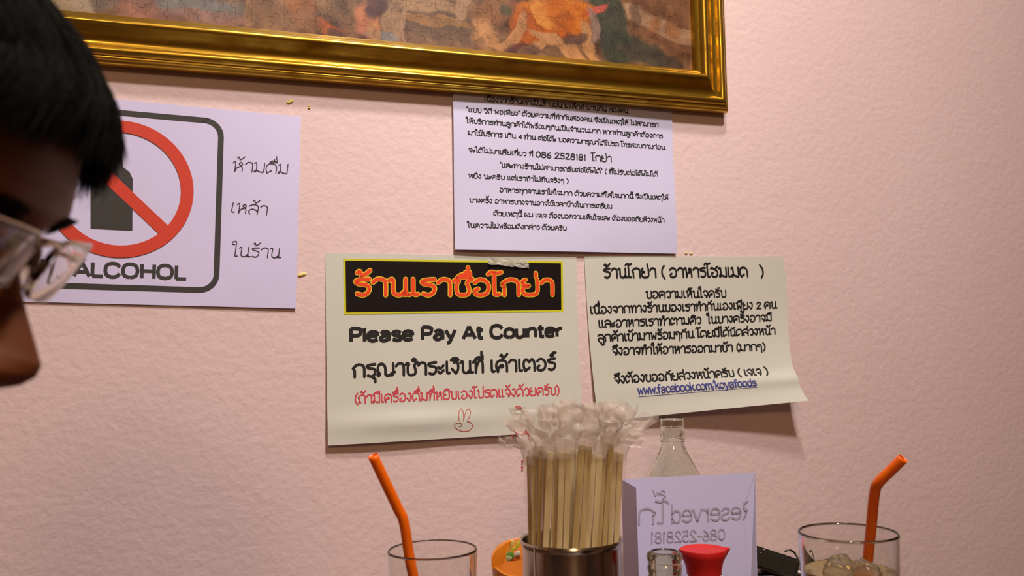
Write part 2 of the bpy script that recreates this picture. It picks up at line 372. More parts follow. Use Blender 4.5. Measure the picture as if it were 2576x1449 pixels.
class Sheet:
    """a paper sheet: left and right edges given top to bottom as seen places plus their distance from the wall"""
    def __init__(s, left, right, off):
        s.off = off
        k = len(left)
        def edge(pts, sv):
            out = []
            for t, px, py in pts:
                out.append((t, on_y(px, py, -off(sv, t))))
            return out
        s.L = edge(left, 0.0); s.R = edge(right, 1.0)
    def _e(s, E, t):
        T = [e[0] for e in E]
        r = np.zeros(3)
        for i, (ti, p) in enumerate(E):     # lagrange
            w = 1.0
            for j, tj in enumerate(T):
                if j != i: w *= (t-tj)/(ti-tj)
            r = r + w*p
        return r
    def P(s, a, t, lift=0.0):
        p = s._e(s.L, t)*(1-a) + s._e(s.R, t)*a
        p = np.array([p[0], -s.off(a, t), p[2]])
        if lift:
            e = 1e-3
            du = s.P(a+e, t)-s.P(a-e, t); dv = s.P(a, t+e)-s.P(a, t-e)
            n = np.cross(du, dv); n /= np.linalg.norm(n)
            if n[1] > 0: n = -n
            p = p+n*lift
        return p
    def inv(s, px, py):
        x = np.array([0.5, 0.5]); tgt = np.array([px, py], float)
        for _ in range(25):
            f0 = proj(s.P(*x))-tgt
            J = np.column_stack([(proj(s.P(x[0]+1e-4, x[1]))-tgt-f0)/1e-4, (proj(s.P(x[0], x[1]+1e-4))-tgt-f0)/1e-4])
            dx = np.linalg.solve(J, f0); x = x-dx
            if np.abs(dx).max() < 1e-7: break
        return x
    def size(s):
        s.w = float(np.linalg.norm(s.P(1, 0.1)-s.P(0, 0.1))); s.h = float(np.linalg.norm(s.P(0.3, 1)-s.P(0.3, 0))); return s
    def build(s, m, parent, nu=28, nv=24, thick=0.00025):
        V = []; F = []
        for side in (0, 1):
            for j in range(nv+1):
                for i in range(nu+1):
                    p = s.P(i/nu, j/nv, 0.0)
                    V.append(p + np.array([0, side*thick, 0]))
        o = (nu+1)*(nv+1)
        for j in range(nv):
            for i in range(nu):
                a = j*(nu+1)+i
                F.append((a, a+nu+1, a+nu+2, a+1)); F.append((o+a, o+a+1, o+a+nu+2, o+a+nu+1))
        for i in range(nu):
            F.append((i, i+1, o+i+1, o+i)); a = nv*(nu+1)+i; F.append((a+1, a, o+a, o+a+1))
        for j in range(nv):
            a = j*(nu+1); F.append((a+nu+1, a, o+a, o+a+nu+1)); a += nu; F.append((a, a+nu+1, o+a+nu+1, o+a))
        me = mesh('sheet', V, F, True); me.set_sharp_from_angle(angle=math.radians(40))
        return link('sheet', me, m, parent)
    def m2st(s, V2, lift):       # flat metres (x right, y down) -> 3d
        return [s.P(v[0]/s.w, v[1]/s.h, lift) for v in V2]
    def pxm(s, px, py):
        a = s.inv(px, py); return np.array([a[0]*s.w, a[1]*s.h])
    def text(s, text, p0, p1, xh, weight, m, parent, lift=0.0003, name='printed_line', flat=False, slant=0.0, adv=None, label=None, jitter=0.0):
        """p0,p1 baseline ends, xh letter height and weight stroke width, all as measured in the photo"""
        A = s.pxm(*p0); B = s.pxm(*p1)
        mid = ((p0[0]+p1[0])/2, (p0[1]+p1[1])/2)
        C = s.pxm(*mid); H = s.pxm(mid[0], mid[1]-xh); h = np.linalg.norm(H-C); sc = h/xh
        st, w = layout(text)
        if adv: w = adv
        d = (B-A); Lx = np.linalg.norm(d); d /= Lx; upv = np.array([d[1], -d[0]])
        if upv[1] > 0: upv = -upv
        sx = Lx/(w-0.1)
        if p1[0] < p0[0]: sx = sx
        S = [[A + d*(p[0]*sx+slant*p[1]*h) + upv*p[1]*h for p in r] for r in st]
        if jitter:
            S = [[q + np.array([noise.noise(Vector((q[0]*90, q[1]*90, 1))), noise.noise(Vector((q[0]*90, q[1]*90, 7)))])*jitter for q in r] for r in S]
        V2, F = ribbon(S, weight*sc, flat)
        link(name, mesh(name, s.m2st(V2, lift), F), m, parent, label=label)
        return A, d, sx, h, sc
    def lines(s, S_px, weight, m, parent, name, lift=0.0003, n=6, closed=False, sm=True):
        S = []
        for r in S_px:
            q = [s.pxm(*p) for p in r]; S.append(catmull(q, n, closed) if sm else q)
            if closed: S[-1].append(S[-1][0])
        c = S[0][0]; 
        p = r = S_px[0][0]; sc = np.linalg.norm(s.pxm(p[0], p[1]-10)-s.pxm(*p))/10
        V2, F = ribbon(S, weight*sc)
        return link(name, mesh(name, s.m2st(V2, lift), F), m, parent)
    def grid(s, c4, m, parent, name, lift, nu=16, nv=6):
        q = [s.pxm(*p) for p in c4]; V2 = []; F = []
        for j in range(nv+1):
            for i in range(nu+1):
                a = i/nu; t = j/nv
                V2.append((q[0]*(1-a)+q[1]*a)*(1-t)+(q[3]*(1-a)+q[2]*a)*t)
        for j in range(nv):
            for i in range(nu):
                k = j*(nu+1)+i; F.append((k, k+nu+1, k+nu+2, k+1))
        return link(name, mesh(name, s.m2st(V2, lift), F), m, parent)

# ---- sheet 1: the no-alcohol notice at the left
q_tr = on_y(757, 293, -0.002); q_br = on_y(745, 776, -0.002)
_ang = math.radians(-1.7); _d = np.array([math.cos(_ang), 0, math.sin(_ang)])
q_tl = q_tr-_d*0.297; q_bl = q_br-_d*0.297
def off_na(a, t): return 0.0016+0.0012*math.sin(a*7+1)*math.sin(t*3.0)+0.003*max(0, t-0.6)*a
_p1 = proj(q_tl); _p2 = proj(q_bl)
NA = Sheet([(0, *_p1), (1, *_p2)], [(0, 757, 293), (1, 745, 776)], off_na).size()
e = empty('no_alcohol_notice', q_tr, 'white notice with a red no-alcohol ring around a black bottle, behind the person', 'notice')
NA.build(MLAV, e)
# black rounded border (drawn in sheet metres)
def z1(x, y): return (x/2.588, y/2.588)
r_top = NA.pxm(520, 303); r_right = NA.pxm(551, 500); r_bot = NA.pxm(500, 732)
cc = NA.pxm(303, 473)
xr = r_right[0]; xl = 2*cc[0]-xr; yt = r_top[1]; yb = NA.pxm(360, 725)[1]; rc = 0.017
path = []
for (cx, cy, a0) in ((xr-rc, yt+rc, -90), (xr-rc, yb-rc, 0), (xl+rc, yb-rc, 90), (xl+rc, yt+rc, 180)):
    for k in range(9):
        a = math.radians(a0+90*k/8); path.append(np.array([cx+rc*math.cos(a), cy+rc*math.sin(a)]))
dens = []
for i in range(len(path)):
    a, b2 = path[i], path[(i+1) % len(path)]; n = max(1, int(np.linalg.norm(b2-a)/0.008))
    for k in range(n): dens.append(a+(b2-a)*k/n)
dens.append(dens[0]); dens.append(dens[1])
V2, F = ribbon([dens], 0.0058); link('printed_border', mesh('b', NA.m2st(V2, 0.0003), F), MINKG, e, label='black rounded border line')
# red ring and bar
R = (NA.pxm(300, 633)[1]-NA.pxm(300, 318)[1])/2; ctr = np.array([cc[0], (NA.pxm(300, 633)[1]+NA.pxm(300, 318)[1])/2])
V2, F = ribbon([[ctr+R*np.array([math.cos(a), math.sin(a)]) for a in np.linspace(0, 2*PI, 90)]], 0.0125)
link('prohibition_ring', mesh('b', NA.m2st(V2, 0.0008), F), MRED, e, label='red prohibition ring')
V2, F = ribbon([[ctr+R*np.array([math.cos(a), math.sin(a)])*k for k in np.linspace(-0.97, 0.97, 24)] for a in (math.radians(43),)], 0.0125)
link('prohibition_bar', mesh('b', NA.m2st(V2, 0.0006), F), MRED, e, label='red diagonal bar')
# black bottle silhouette
bw = [(228, 575), (228, 465), (232, 445), (252, 425), (262, 410), (262, 365), (307, 362), (309, 420), (326, 433), (334, 450), (333, 580)]
q = [NA.pxm(*p) for p in bw]; me = mesh('b', NA.m2st(q, 0.00035), [tuple(range(len(q)))]); link('printed_bottle', me, MINKG, e, label='black bottle silhouette')
A, d, sx, h, sc = NA.text('ALCOHOL', (184, 694), (465, 703), 35, 8.6, MINKG, e, flat=True)
# the word before it, hidden behind the head, in the same scale
st, w = layout('NO'); S = [[A + d*((p[0]-w-0.38)*sx) + np.array([d[1], -d[0]])*p[1]*h for p in r] for r in st]
V2, F = ribbon(S, 8.6*sc); link('printed_line', mesh('b', NA.m2st(V2, 0.0003), F), MINKG, e)
def z2(x, y): return (560+x/4.53, 360+y/4.53)
NA.text('ห้ามดื่ม', z2(112, 318), z2(740, 352), 24, 2.5, MPEN, e, name='handwritten_line', slant=0.10, jitter=0.0006)
NA.text('เหล้า', z2(88, 788), z2(500, 822), 24, 2.5, MPEN, e, name='handwritten_line', slant=0.10, jitter=0.0006)
NA.text('ในร้าน', z2(112, 1290), z2(650, 1308), 24, 2.5, MPEN, e, name='handwritten_line', slant=0.10, jitter=0.0006)

# ---- sheet 2: long black-print letter under the frame
def off_lt(a, t): return 0.003+0.002*math.sin(a*5.0+0.6)*t+0.0015*math.sin(t*6+a*3)+0.002*t
_a = on_y(1145, 628, -0.004); _b = on_y(1703, 638, -0.004)
_tl = proj(_a+np.array([0, 0, 0.210])); _tr = proj(_b+np.array([0, 0, 0.210]))
LT = Sheet([(0, *_tl), (1, 1145, 628)], [(0, *_tr), (1, 1703, 638)], off_lt).size()
e = empty('letter_notice', LT.P(0.5, 1), 'white A4 letter of many small black printed lines, its top tucked under the gold frame', 'notice')
LT.build(MLAV2, e)
def z3(x, y): return (1120+x/3.369, 220+y/3.369)
for txt, a, b2, xh, wt in [
    ('เนื่องจากร้านเราเป็นร้านขนาดเล็กทำงานกัน สองคน', (330, 115), (1548, 218), 31, 7.6),
    ('"แบบ วิถี พอเพียง" ด้วยความที่ทำกันสองคน จึงเป็นเหตุให้ ไม่สามารถ', (180, 205), (1805, 335), 31, 7.6),
    ('ให้บริการท่านลูกค้าได้พร้อมๆกันเป็นจำนวนมาก หากท่านลูกค้าต้องการ', (180, 300), (1842, 430), 31, 7.6),
    ('มาใช้บริการ เกิน 4 ท่าน ต่อโต๊ะ ขอความกรุณาได้โปรด โทรสอบถามก่อน', (192, 400), (1862, 526), 31, 7.6),
    ('จะได้ไม่มาเสียเที่ยว ที่', (198, 545), (742, 583), 31, 7.6),
    ('086 2528181  โกย่า', (765, 590), (1408, 632), 48, 9),
    ('"และทางร้านไม่สามารถรับต่อโต๊ะได้" ( ที่ไม่รับต่อโต๊ะไม่ได้', (462, 675), (1800, 754), 31, 7.6),
    ('หยิ่ง นะครับ แต่เราทำไม่ทันจริงๆ )', (198, 765), (1042, 810), 31, 7.6),
    ('อาหารทุกจานเราใส่ใจมาก ด้วยความที่ใส่ใจมากนี้ จึงเป็นเหตุให้', (460, 885), (1890, 952), 31, 7.6),
    ('บางครั้ง อาหารบางจานอาจใช้เวลาบ้างในการเตรียม', (205, 972), (1412, 1026), 31, 7.6),
    ('ด้วยเหตุนี้ ผม เจเจ ต้องขอความเห็นใจและ ต้องขออภัยล้วงหน้า', (410, 1086), (1855, 1142), 31, 7.6),
    ('ในความไม่พร้อมดังกล่าว ด้วยครับ', (192, 1185), (1026, 1210), 31, 7.6)]:
    LT.text(txt, z3(*a), z3(*b2), xh/3.369, wt/3.369, MINK, e)

# ---- sheet 3: pay-at-counter notice
def off_pc(a, t): return 0.0015+0.009*max(0.0, t-0.25)**1.8*(1+0.3*a)+0.0035*math.exp(-((t-0.90)/0.05)**2)*math.exp(-((a-0.33)/0.28)**2)+0.0008*math.sin(a*9)
PC = Sheet([(0, 818, 636), (1, 825, 1121)], [(0, 1450, 647), (1, 1466, 1083)], off_pc).size()
e = empty('pay_at_counter_notice', PC.P(0.5, 1), 'cream notice with a black banner of red Thai lettering above "Please Pay At Counter"', 'notice')
PC.build(MCREAM, e, 40, 40)
def z4(x, y): return (800+x/2.841, 630+y/2.841)
PC.grid([z4(180, 59), z4(1750, 78), z4(1753, 438), z4(185, 458)], MLIME, e, 'banner_border', 0.0003)
PC.grid([z4(196, 74), z4(1735, 92), z4(1738, 424), z4(201, 441)], MBAN, e, 'banner', 0.0005)
tt = ('ร้านเราชื่อโกย่า', z4(262, 320), z4(1678, 318))
PC.text(*tt, 112/2.841, 36/2.841, MYEL, e, lift=0.0007, name='banner_lettering_edge')
PC.text(*tt, 112/2.841, 24/2.841, MREDB, e, lift=0.0009, name='banner_lettering')
PC.text('Please Pay At Counter', z4(222, 652), z4(1738, 614), 92/2.841, 25.5/2.841, MINK, e, flat=True)
PC.text('กรุณาชำระเงินที่ เค้าเตอร์', z4(252, 905), z4(1695, 852), 84/2.841, 19/2.841, MINK, e)
PC.text('(ถ้ามีเครื่องดื่มที่หยิบเองโปรดแจ้งด้วยครับ)', z4(262, 1094), z4(1722, 1028), 56/2.841, 10.5/2.841, MPINK, e)
PC.lines([[z4(*p) for p in r] for r in [
    [(1008, 1215), (1005, 1165), (1022, 1132), (1038, 1160), (1040, 1216)],
    [(1040, 1216), (1052, 1165), (1074, 1133), (1090, 1160), (1066, 1222)],
    [(1066, 1222), (1094, 1232), (1103, 1260), (1078, 1288), (1030, 1292), (990, 1275), (975, 1250), (992, 1234), (1020, 1236), (1026, 1252), (1008, 1258)]]],
    1.7, MDOOD, e, 'hand_doodle')

# ---- sheet 4: curled notice at the right
def off_cu(a, t): return 0.0015+(0.012+0.030*a*a)*max(0.0, t-0.08)**2.6+0.0035*a*math.exp(-((t-0.82)/0.05)**2)+0.0012*math.sin(a*5+t*4)*t
CU = Sheet([(0, 1470, 645), (0.42, 1481, 828), (1, 1506, 1062)], [(0, 1969, 645), (0.5, 1984, 845), (0.8, 2005, 945), (1, 2034, 1008)], off_cu).size()
e = empty('curled_notice', CU.P(0.5, 1), 'cream notice with a blue web address line, lower right corner curling off the wall', 'notice')
CU.build(MCREAM, e, 44, 44)
def z5(x, y): return (1440+x/3.15, 620+y/3.15)
for txt, a, b2, xh, wt in [
    ('ร้านโกย่า ( อาหารโฮมเมด   )', (250, 248), (1512, 238), 72, 17),
    ('ขอความเห็นใจครับ', (585, 410), (1216, 402), 54, 13),
    ('เนื่องจากทางร้านของเราทำกันเองเพียง 2 คน', (142, 533), (1616, 488), 52, 13),
    ('และอาหารเราทำตามคิว  ในบางครั้งอาจมี', (208, 643), (1576, 590), 52, 13),
    ('ลูกค้าเข้ามาพร้อมๆกัน โดยมิได้นัดล่วงหน้า', (205, 755), (1606, 695), 52, 13),
    ('จึงอาจทำให้อาหารออกมาช้า (มากๆ)', (318, 860), (1526, 822), 52, 13),
    ('จึงต้องขออภัยล่วงหน้าครับ ( เจเจ )', (335, 1085), (1552, 1015), 52, 13)]:
    CU.text(txt, z5(*a), z5(*b2), xh/3.15, wt/3.15, MINK, e)
CU.text('www.facebook.com/koyafoods', z5(520, 1172), z5(1455, 1104), 62/3.15, 9/3.15, MBLUE, e, lift=0.0006, name='web_address', label='blue underlined web address')
CU.lines([[z5(525+940*k/12, 1192-77*k/12) for k in range(13)]], 1.2, MBLUE, e, 'underline', n=2)

# ---- tape and putty
def tape(pts, lab, nm='adhesive_tape'):
    q = [on_y(*p, -0.004) for p in pts]
    V = []; F = []; nu, nv = 14, 7
    for side in (0, 1):
        for j in range(nv+1):
            for i in range(nu+1):
                a, t = i/nu, j/nv
                p = (q[0]*(1-a)+q[1]*a)*(1-t)+(q[3]*(1-a)+q[2]*a)*t
                y = -0.0036-0.0030*abs(noise.noise(Vector((p[0]*120, p[2]*120, 3))))
                p = np.array([p[0]+0.0015*noise.noise(Vector((j*0.9, i*0.4, 2))), y-side*0.00015, p[2]+0.0015*noise.noise(Vector((i*0.7, j, 5)))]); V.append(p)
    o = (nu+1)*(nv+1)
    for j in range(nv):
        for i in range(nu):
            k = j*(nu+1)+i; F.append((k, k+1, k+nu+2, k+nu+1)); F.append((o+k, o+k+nu+1, o+k+nu+2, o+k+1))
    link(nm, mesh(nm, V, F, False), MTAPE, label=lab, cat='tape')
tape([z4(1225, 52), z4(1490, 72), z4(1512, 128), z4(1215, 98)], 'crumpled cloudy tape over the black banner top edge')
def putty(px, py, s, lab, n=3):
    P = []
    for k in range(n):
        c = on_y(px+random.uniform(-s, s), py+random.uniform(-s*0.4, s*0.4), -0.0008); r = s*0.00013*random.uniform(0.8, 1.5)
        bm = bmesh.new(); bmesh.ops.create_icosphere(bm, subdivisions=2, radius=1)
        V = [(c[0]+v.co.x*r*1.6*(1+0.4*noise.noise(v.co*2+Vector((k, 0, 0)))), c[1]+v.co.y*0.0008, c[2]+v.co.z*r*(1+0.4*noise.noise(v.co*2))) for v in bm.verts]
        P.append((V, [tuple(v.index for v in f.verts) for f in bm.faces])); bm.free()
    link('putty_smear', mesh('putty', *join_vf(P), True), MPUTTY, label=lab, cat='putty')
putty(736, 257, 11, 'yellow putty smear on the wall just under the gold frame'); putty(779, 269, 8, 'smaller yellow putty specks right of the smear under the frame', 2)
putty(762, 690, 9, 'yellow putty smear beside the right edge of the no-alcohol notice'); putty(1733, 640, 9, 'yellow putty peeking above the curled notice', 2)

# ------------------------------------------------------------------ framed jigsaw picture
FR = on_y(1825, 286, -0.006)            # outer lower right corner of the frame, at the wall side
X1, Z0 = float(FR[0]), float(FR[2])
FW = 0.050                               # rail width
PW, PH = 60*0.017, 40*0.017              # picture
X0 = X1-2*FW-PW+0.008; Z1 = Z0+2*FW+PH-0.008
fe = empty('framed_jigsaw', (X0, 0, Z0), 'gold framed jigsaw picture of reclining figures, hung at the top of the wall', 'picture')
prof = [(0, 4), (0, 15), (1.2, 17.5), (3.0, 19), (4.4, 20.5), (5.2, 21), (6.0, 22.4), (7.5, 25.0), (9.5, 27.0), (12, 27.6), (14.5, 26.6), (17, 23.8), (20, 20.5), (23.5, 17.4),
        (27, 15.6), (30, 15.0), (32, 15.4), (33.5, 17.4), (35.2, 20.4), (37.5, 21.6), (40.0, 21.2), (42, 19.4), (43, 17.2), (44, 16.8), (45, 17.0), (46.5, 15.6), (47.4, 13.2), (48.6, 12.4), (49.6, 10.6), (50, 8.0), (50, 0.5), (0, 0.5)]
def rail(c0, c1, n0, n1, seg=1):
    # c0,c1 inner corners (x,z); n0,n1 mitre directions outward
    V = []; F = []; m = len(prof)
    for k in range(seg+1):
        t = k/seg
        for r, hgt in prof:
            a = np.array(c0)+np.array(n0)*r*mm; b2 = np.array(c1)+np.array(n1)*r*mm; p = a*(1-t)+b2*t
            V.append((p[0], -0.002-hgt*mm, p[1]))
    for k in range(seg):
        for i in range(m):
            j = (i+1) % m; F.append((k*m+i, k*m+j, (k+1)*m+j, (k+1)*m+i))
    F.append(tuple(range(m))); F.append(tuple(reversed([seg*m+i for i in range(m)])))
    me = mesh('frame_rail', V, F); bm = bmesh.new(); bm.from_mesh(me); bmesh.ops.recalc_face_normals(bm, faces=bm.faces); bm.to_mesh(me); bm.free()
    me.shade_smooth(); me.set_sharp_from_angle(angle=math.radians(38))
    return link('frame_rail', me, MGOLD, fe)
ix0, ix1, iz0, iz1 = X0+FW, X1-FW, Z0+FW, Z1-FW
rail((ix0, iz0), (ix1, iz0), (-1, -1), (1, -1)); rail((ix1, iz0), (ix1, iz1), (1, -1), (1, 1))
rail((ix1, iz1), (ix0, iz1), (1, 1), (-1, 1)); rail((ix0, iz1), (ix0, iz0), (-1, 1), (-1, -1))
link('backing_board', mesh('b', *box_vf((ix0-0.004, -0.009, iz0-0.004), (ix1+0.004, -0.004, iz1+0.004))), mat('backing board', (0.05, 0.03, 0.02), 0.8), fe)
# painted scene printed on the jigsaw: soft shapes defined in picture coordinates (metres from the inner lower right corner)
MPIC = mat('printed jigsaw', (0.3, 0.2, 0.1), 0.38, 0, Coat_Weight=0.2)
N, L, b = nodes(MPIC)
tc = N.new('ShaderNodeTexCoord'); mp = N.new('ShaderNodeMapping'); mp.inputs['Location'].default_value = (-(ix1), 0, -(iz0)); L.new(tc.outputs['Object'], mp.inputs[0])
nz = N.new('ShaderNodeTexNoise'); nz.inputs['Scale'].default_value = 26; nz.inputs['Detail'].default_value = 4; L.new(mp.outputs[0], nz.inputs['Vector'])
sub = N.new('ShaderNodeVectorMath'); sub.operation = 'SUBTRACT'; sub.inputs[1].default_value = (0.5, 0.5, 0.5); L.new(nz.outputs['Color'], sub.inputs[0])
scl = N.new('ShaderNodeVectorMath'); scl.operation = 'SCALE'; scl.inputs['Scale'].default_value = 0.034; L.new(sub.outputs[0], scl.inputs[0])
vec = N.new('ShaderNodeVectorMath'); vec.operation = 'ADD'; L.new(mp.outputs[0], vec.inputs[0]); L.new(scl.outputs[0], vec.inputs[1])
n2 = N.new('ShaderNodeTexNoise'); n2.inputs['Scale'].default_value = 34; n2.inputs['Detail'].default_value = 7; L.new(mp.outputs[0], n2.inputs['Vector'])
cr = N.new('ShaderNodeValToRGB'); L.new(n2.outputs[0], cr.inputs[0])
cr.color_ramp.elements[0].position = 0.33; cr.color_ramp.elements[0].color = (0.065, 0.022, 0.012, 1)
cr.color_ramp.elements[1].position = 0.68; cr.color_ramp.elements[1].color = (0.36, 0.20, 0.105, 1)
cur = cr.outputs[0]
PXM = {}
def pic(px, py):
    p = on_y(px, py, -0.011); return p[0]-ix1, p[2]-iz0
def blob(px, py, rx, ry, rot, color, soft=0.25, strength=1.0):
    soft *= 0.6
    """rx, ry in mm; colours one painted shape"""
    global cur
    cx, cz = pic(px, py)
    m1 = N.new('ShaderNodeMapping'); m1.vector_type = 'TEXTURE'; m1.inputs['Location'].default_value = (cx, 0, cz)
    m1.inputs['Rotation'].default_value = (0, math.radians(-rot), 0); m1.inputs['Scale'].default_value = (rx*mm, 1000, ry*mm)
    L.new(vec.outputs[0], m1.inputs[0])
    ln = N.new('ShaderNodeVectorMath'); ln.operation = 'LENGTH'; L.new(m1.outputs[0], ln.inputs[0])
    mr = N.new('ShaderNodeMapRange'); mr.inputs['From Min'].default_value = 1-soft; mr.inputs['From Max'].default_value = 1+soft
    mr.inputs['To Min'].default_value = strength; mr.inputs['To Max'].default_value = 0; L.new(ln.outputs['Value'], mr.inputs[0])
    mx = N.new('ShaderNodeMix'); mx.data_type = 'RGBA'; L.new(mr.outputs[0], mx.inputs[0]); L.new(cur, mx.inputs[6]); mx.inputs[7].default_value = (*color, 1)
    cur = mx.outputs[2]
FL, FLD, OR, ORD, GR, BR, DK, STN, BLU = (0.52, 0.27, 0.13), (0.34, 0.15, 0.07), (0.62, 0.20, 0.055), (0.40, 0.10, 0.03), (0.055, 0.06, 0.04), (0.20, 0.09, 0.05), (0.06, 0.03, 0.03), (0.42, 0.26, 0.16), (0.22, 0.24, 0.28)
for a in [(1680, 20, 60, 60, 0, BR, 0.4, 0.8), (1660, 60, 110, 9, -14, STN, 0.3, 0.8), (1720, 100, 60, 7, -16, STN, 0.3, 0.7), (1600, 40, 8, 14, -10, DK, 0.3, 0.5), (1650, 60, 8, 12, -10, FLD, 0.3, 0.8), (1695, 75, 8, 12, -10, FLD, 0.3, 0.8),
    (1540, 70, 24, 62, 14, GR, 0.2, 0.95), (1590, 120, 42, 20, -20, GR, 0.3, 0.9), (1640, 150, 50, 10, -16, (0.08, 0.06, 0.045), 0.3, 0.8),
    (1390, 45, 52, 26, 18, OR, 0.25, 1), (1330, 80, 30, 22, 40, ORD, 0.3, 0.8), (1440, 20, 36, 10, 6, OR, 0.3, 0.9), (1410, 60, 12, 22, -30, ORD, 0.3, 0.7), (1370, 30, 8, 24, 30, (0.70, 0.30, 0.09), 0.3, 0.8),
    (1290, 95, 26, 7, 38, FL, 0.25, 0.95), (1320, 60, 14, 6, 60, FL, 0.25, 0.8), (1340, 120, 30, 6, 30, FL, 0.25, 0.9), (1400, 110, 34, 7, -26, FL, 0.25, 1), (1450, 135, 22, 7, -50, FL, 0.25, 1), (1480, 110, 8, 30, 24, FL, 0.25, 0.9), (1500, 150, 16, 6, -40, FL, 0.25, 0.9),
    (1440, 95, 20, 8, 10, DK, 0.3, 0.75), (1310, 125, 24, 9, 6, DK, 0.3, 0.7), (1500, 25, 20, 5, 30, (0.6, 0.14, 0.12), 0.25, 0.9), (1490, 60, 5, 22, 8, (0.3, 0.2, 0.17), 0.3, 0.8),
    (1220, 60, 12, 10, 0, FL, 0.3, 0.9), (1205, 90, 18, 7, 28, FL, 0.25, 0.9), (1240, 105, 14, 8, -30, FL, 0.25, 0.8), (1250, 20, 26, 16, 10, FLD, 0.35, 0.7), (1270, 30, 10, 8, 0, (0.10, 0.09, 0.05), 0.3, 0.9),
    (1100, 75, 46, 26, 0, (0.16, 0.10, 0.07), 0.2, 0.8), (1090, 50, 50, 7, -4, (0.36, 0.19, 0.08), 0.25, 0.9), (1100, 105, 46, 5, -6, (0.28, 0.16, 0.10), 0.3, 0.8), (1020, 45, 3, 36, 0, STN, 0.3, 0.9), (1160, 10, 8, 22, 0, STN, 0.3, 0.8),
    (1070, 8, 44, 9, 0, (0.45, 0.28, 0.16), 0.3, 0.8), (990, 60, 12, 26, 0, STN, 0.3, 0.75), (925, 50, 15, 20, 10, (0.50, 0.20, 0.11), 0.25, 1), (945, 18, 14, 12, 0, (0.10, 0.04, 0.04), 0.25, 0.95), (960, 86, 20, 6, 0, BLU, 0.3, 0.7), (940, 78, 8, 14, 10, FL, 0.3, 0.8),
    (830, 70, 20, 8, -10, ORD, 0.3, 0.9), (850, 80, 10, 6, 0, DK, 0.3, 0.8), (760, 20, 14, 28, 14, (0.42, 0.15, 0.06), 0.35, 0.7), (700, 40, 50, 14, -6, (0.30, 0.16, 0.09), 0.4, 0.6), (600, 25, 4, 24, 0, DK, 0.3, 0.6),
    (470, 12, 52, 16, -4, (0.22, 0.21, 0.21), 0.3, 0.9), (400, 40, 30, 8, 0, (0.30, 0.14, 0.12), 0.3, 0.6), (530, 40, 34, 8, -4, (0.36, 0.18, 0.14), 0.3, 0.7), (330, 10, 22, 14, 0, (0.34, 0.15, 0.12), 0.3, 0.8), (240, 10, 24, 10, 0, (0.16, 0.12, 0.11), 0.3, 0.8)]:
    blob(*a)
# brush-like variation on everything
mxv = N.new('ShaderNodeMix'); mxv.data_type = 'RGBA'; mxv.blend_type = 'OVERLAY'; mxv.inputs[0].default_value = 0.75
n3 = N.new('ShaderNodeTexNoise'); n3.inputs['Scale'].default_value = 75; n3.inputs['Detail'].default_value = 6; L.new(vec.outputs[0], n3.inputs['Vector'])
L.new(cur, mxv.inputs[6]); L.new(n3.outputs[0], mxv.inputs[7]); hs = N.new('ShaderNodeHueSaturation'); hs.inputs['Value'].default_value = 0.70; hs.inputs['Saturation'].default_value = 1.08; L.new(mxv.outputs[2], hs.inputs['Color']); L.new(hs.outputs[0], b.inputs['Base Color'])
# jigsaw pieces
PS = 0.017; rj = random.Random(3)
NC, NR = 60, 40
def tab_edge(sgn, amp, sh):
    return [(0.0, 0.0), (0.36+sh, 0.0), (0.30+sh, 0.13*amp*sgn), (0.42+sh, 0.25*amp*sgn), (0.58+sh, 0.25*amp*sgn), (0.70+sh, 0.13*amp*sgn), (0.64+sh, 0.0)]
HE = {}; VE = {}
for i in range(NC):
    for j in range(NR+1): HE[i, j] = (0 if j in (0, NR) else rj.choice((-1, 1)), rj.uniform(0.85, 1.15), rj.uniform(-0.06, 0.06))
for i in range(NC+1):
    for j in range(NR): VE[i, j] = (0 if i in (0, NC) else rj.choice((-1, 1)), rj.uniform(0.85, 1.15), rj.uniform(-0.06, 0.06))
def piece_vf(i, j, thick=0.0016, gap=0.00013):
    ox, oz = ix0+(ix1-ix0-NC*PS)/2+i*PS, iz0+j*PS
    def H(ii, jj):
        s, am, sh = HE[ii, jj]
        pts = tab_edge(s, am, sh) if s else [(0, 0)]
        return [(ii-i+p[0], jj-j+p[1]) for p in pts]+[(ii-i+1, jj-j)]
    def Vv(ii, jj):
        s, am, sh = VE[ii, jj]
        pts = tab_edge(s, am, sh) if s else [(0, 0)]
        return [(ii-i+p[1], jj-j+p[0]) for p in pts]+[(ii-i, jj-j+1)]
    loop = H(i, j)[:-1]+Vv(i+1, j)[:-1]+H(i, j+1)[::-1][:-1]+Vv(i, j)[::-1][:-1]
    P = [np.array(p, float) for p in loop]; n = len(P); Q = []
    for k in range(n):
        d = P[(k+1) % n]-P[k-1]; d /= np.linalg.norm(d)+1e-9
        Q.append(P[k]*PS+np.array([-d[1], d[0]])*gap)
    y0 = -0.0092; y1 = y0-thick-rj.uniform(0, 0.00025)
    V = [(ox+q[0], y1, oz+q[1]) for q in Q]+[(ox+q[0], y0, oz+q[1]) for q in Q]
    F = [tuple(range(n))]+[(k, n+k, n+(k+1) % n, (k+1) % n) for k in range(n)]
    return V, F
rest = []; cnt = 0
for i in range(NC):
    for j in range(NR):
        p = proj((ix0+(i+0.5)*PS, -0.01, iz0+(j+0.9)*PS)); p0 = proj((ix0+(i+0.5)*PS, -0.01, iz0+(j-0.1)*PS))
        vis = p0[1] > -12 and p0[0] > 20
        if vis and cnt < 298:
            cnt += 1; link('jigsaw_piece', mesh('jigsaw_piece', *piece_vf(i, j)), MPIC, fe)
        else: rest.append(piece_vf(i, j))
link('jigsaw_rest', mesh('jigsaw_rest', *join_vf(rest)), MPIC, fe, kind='stuff')

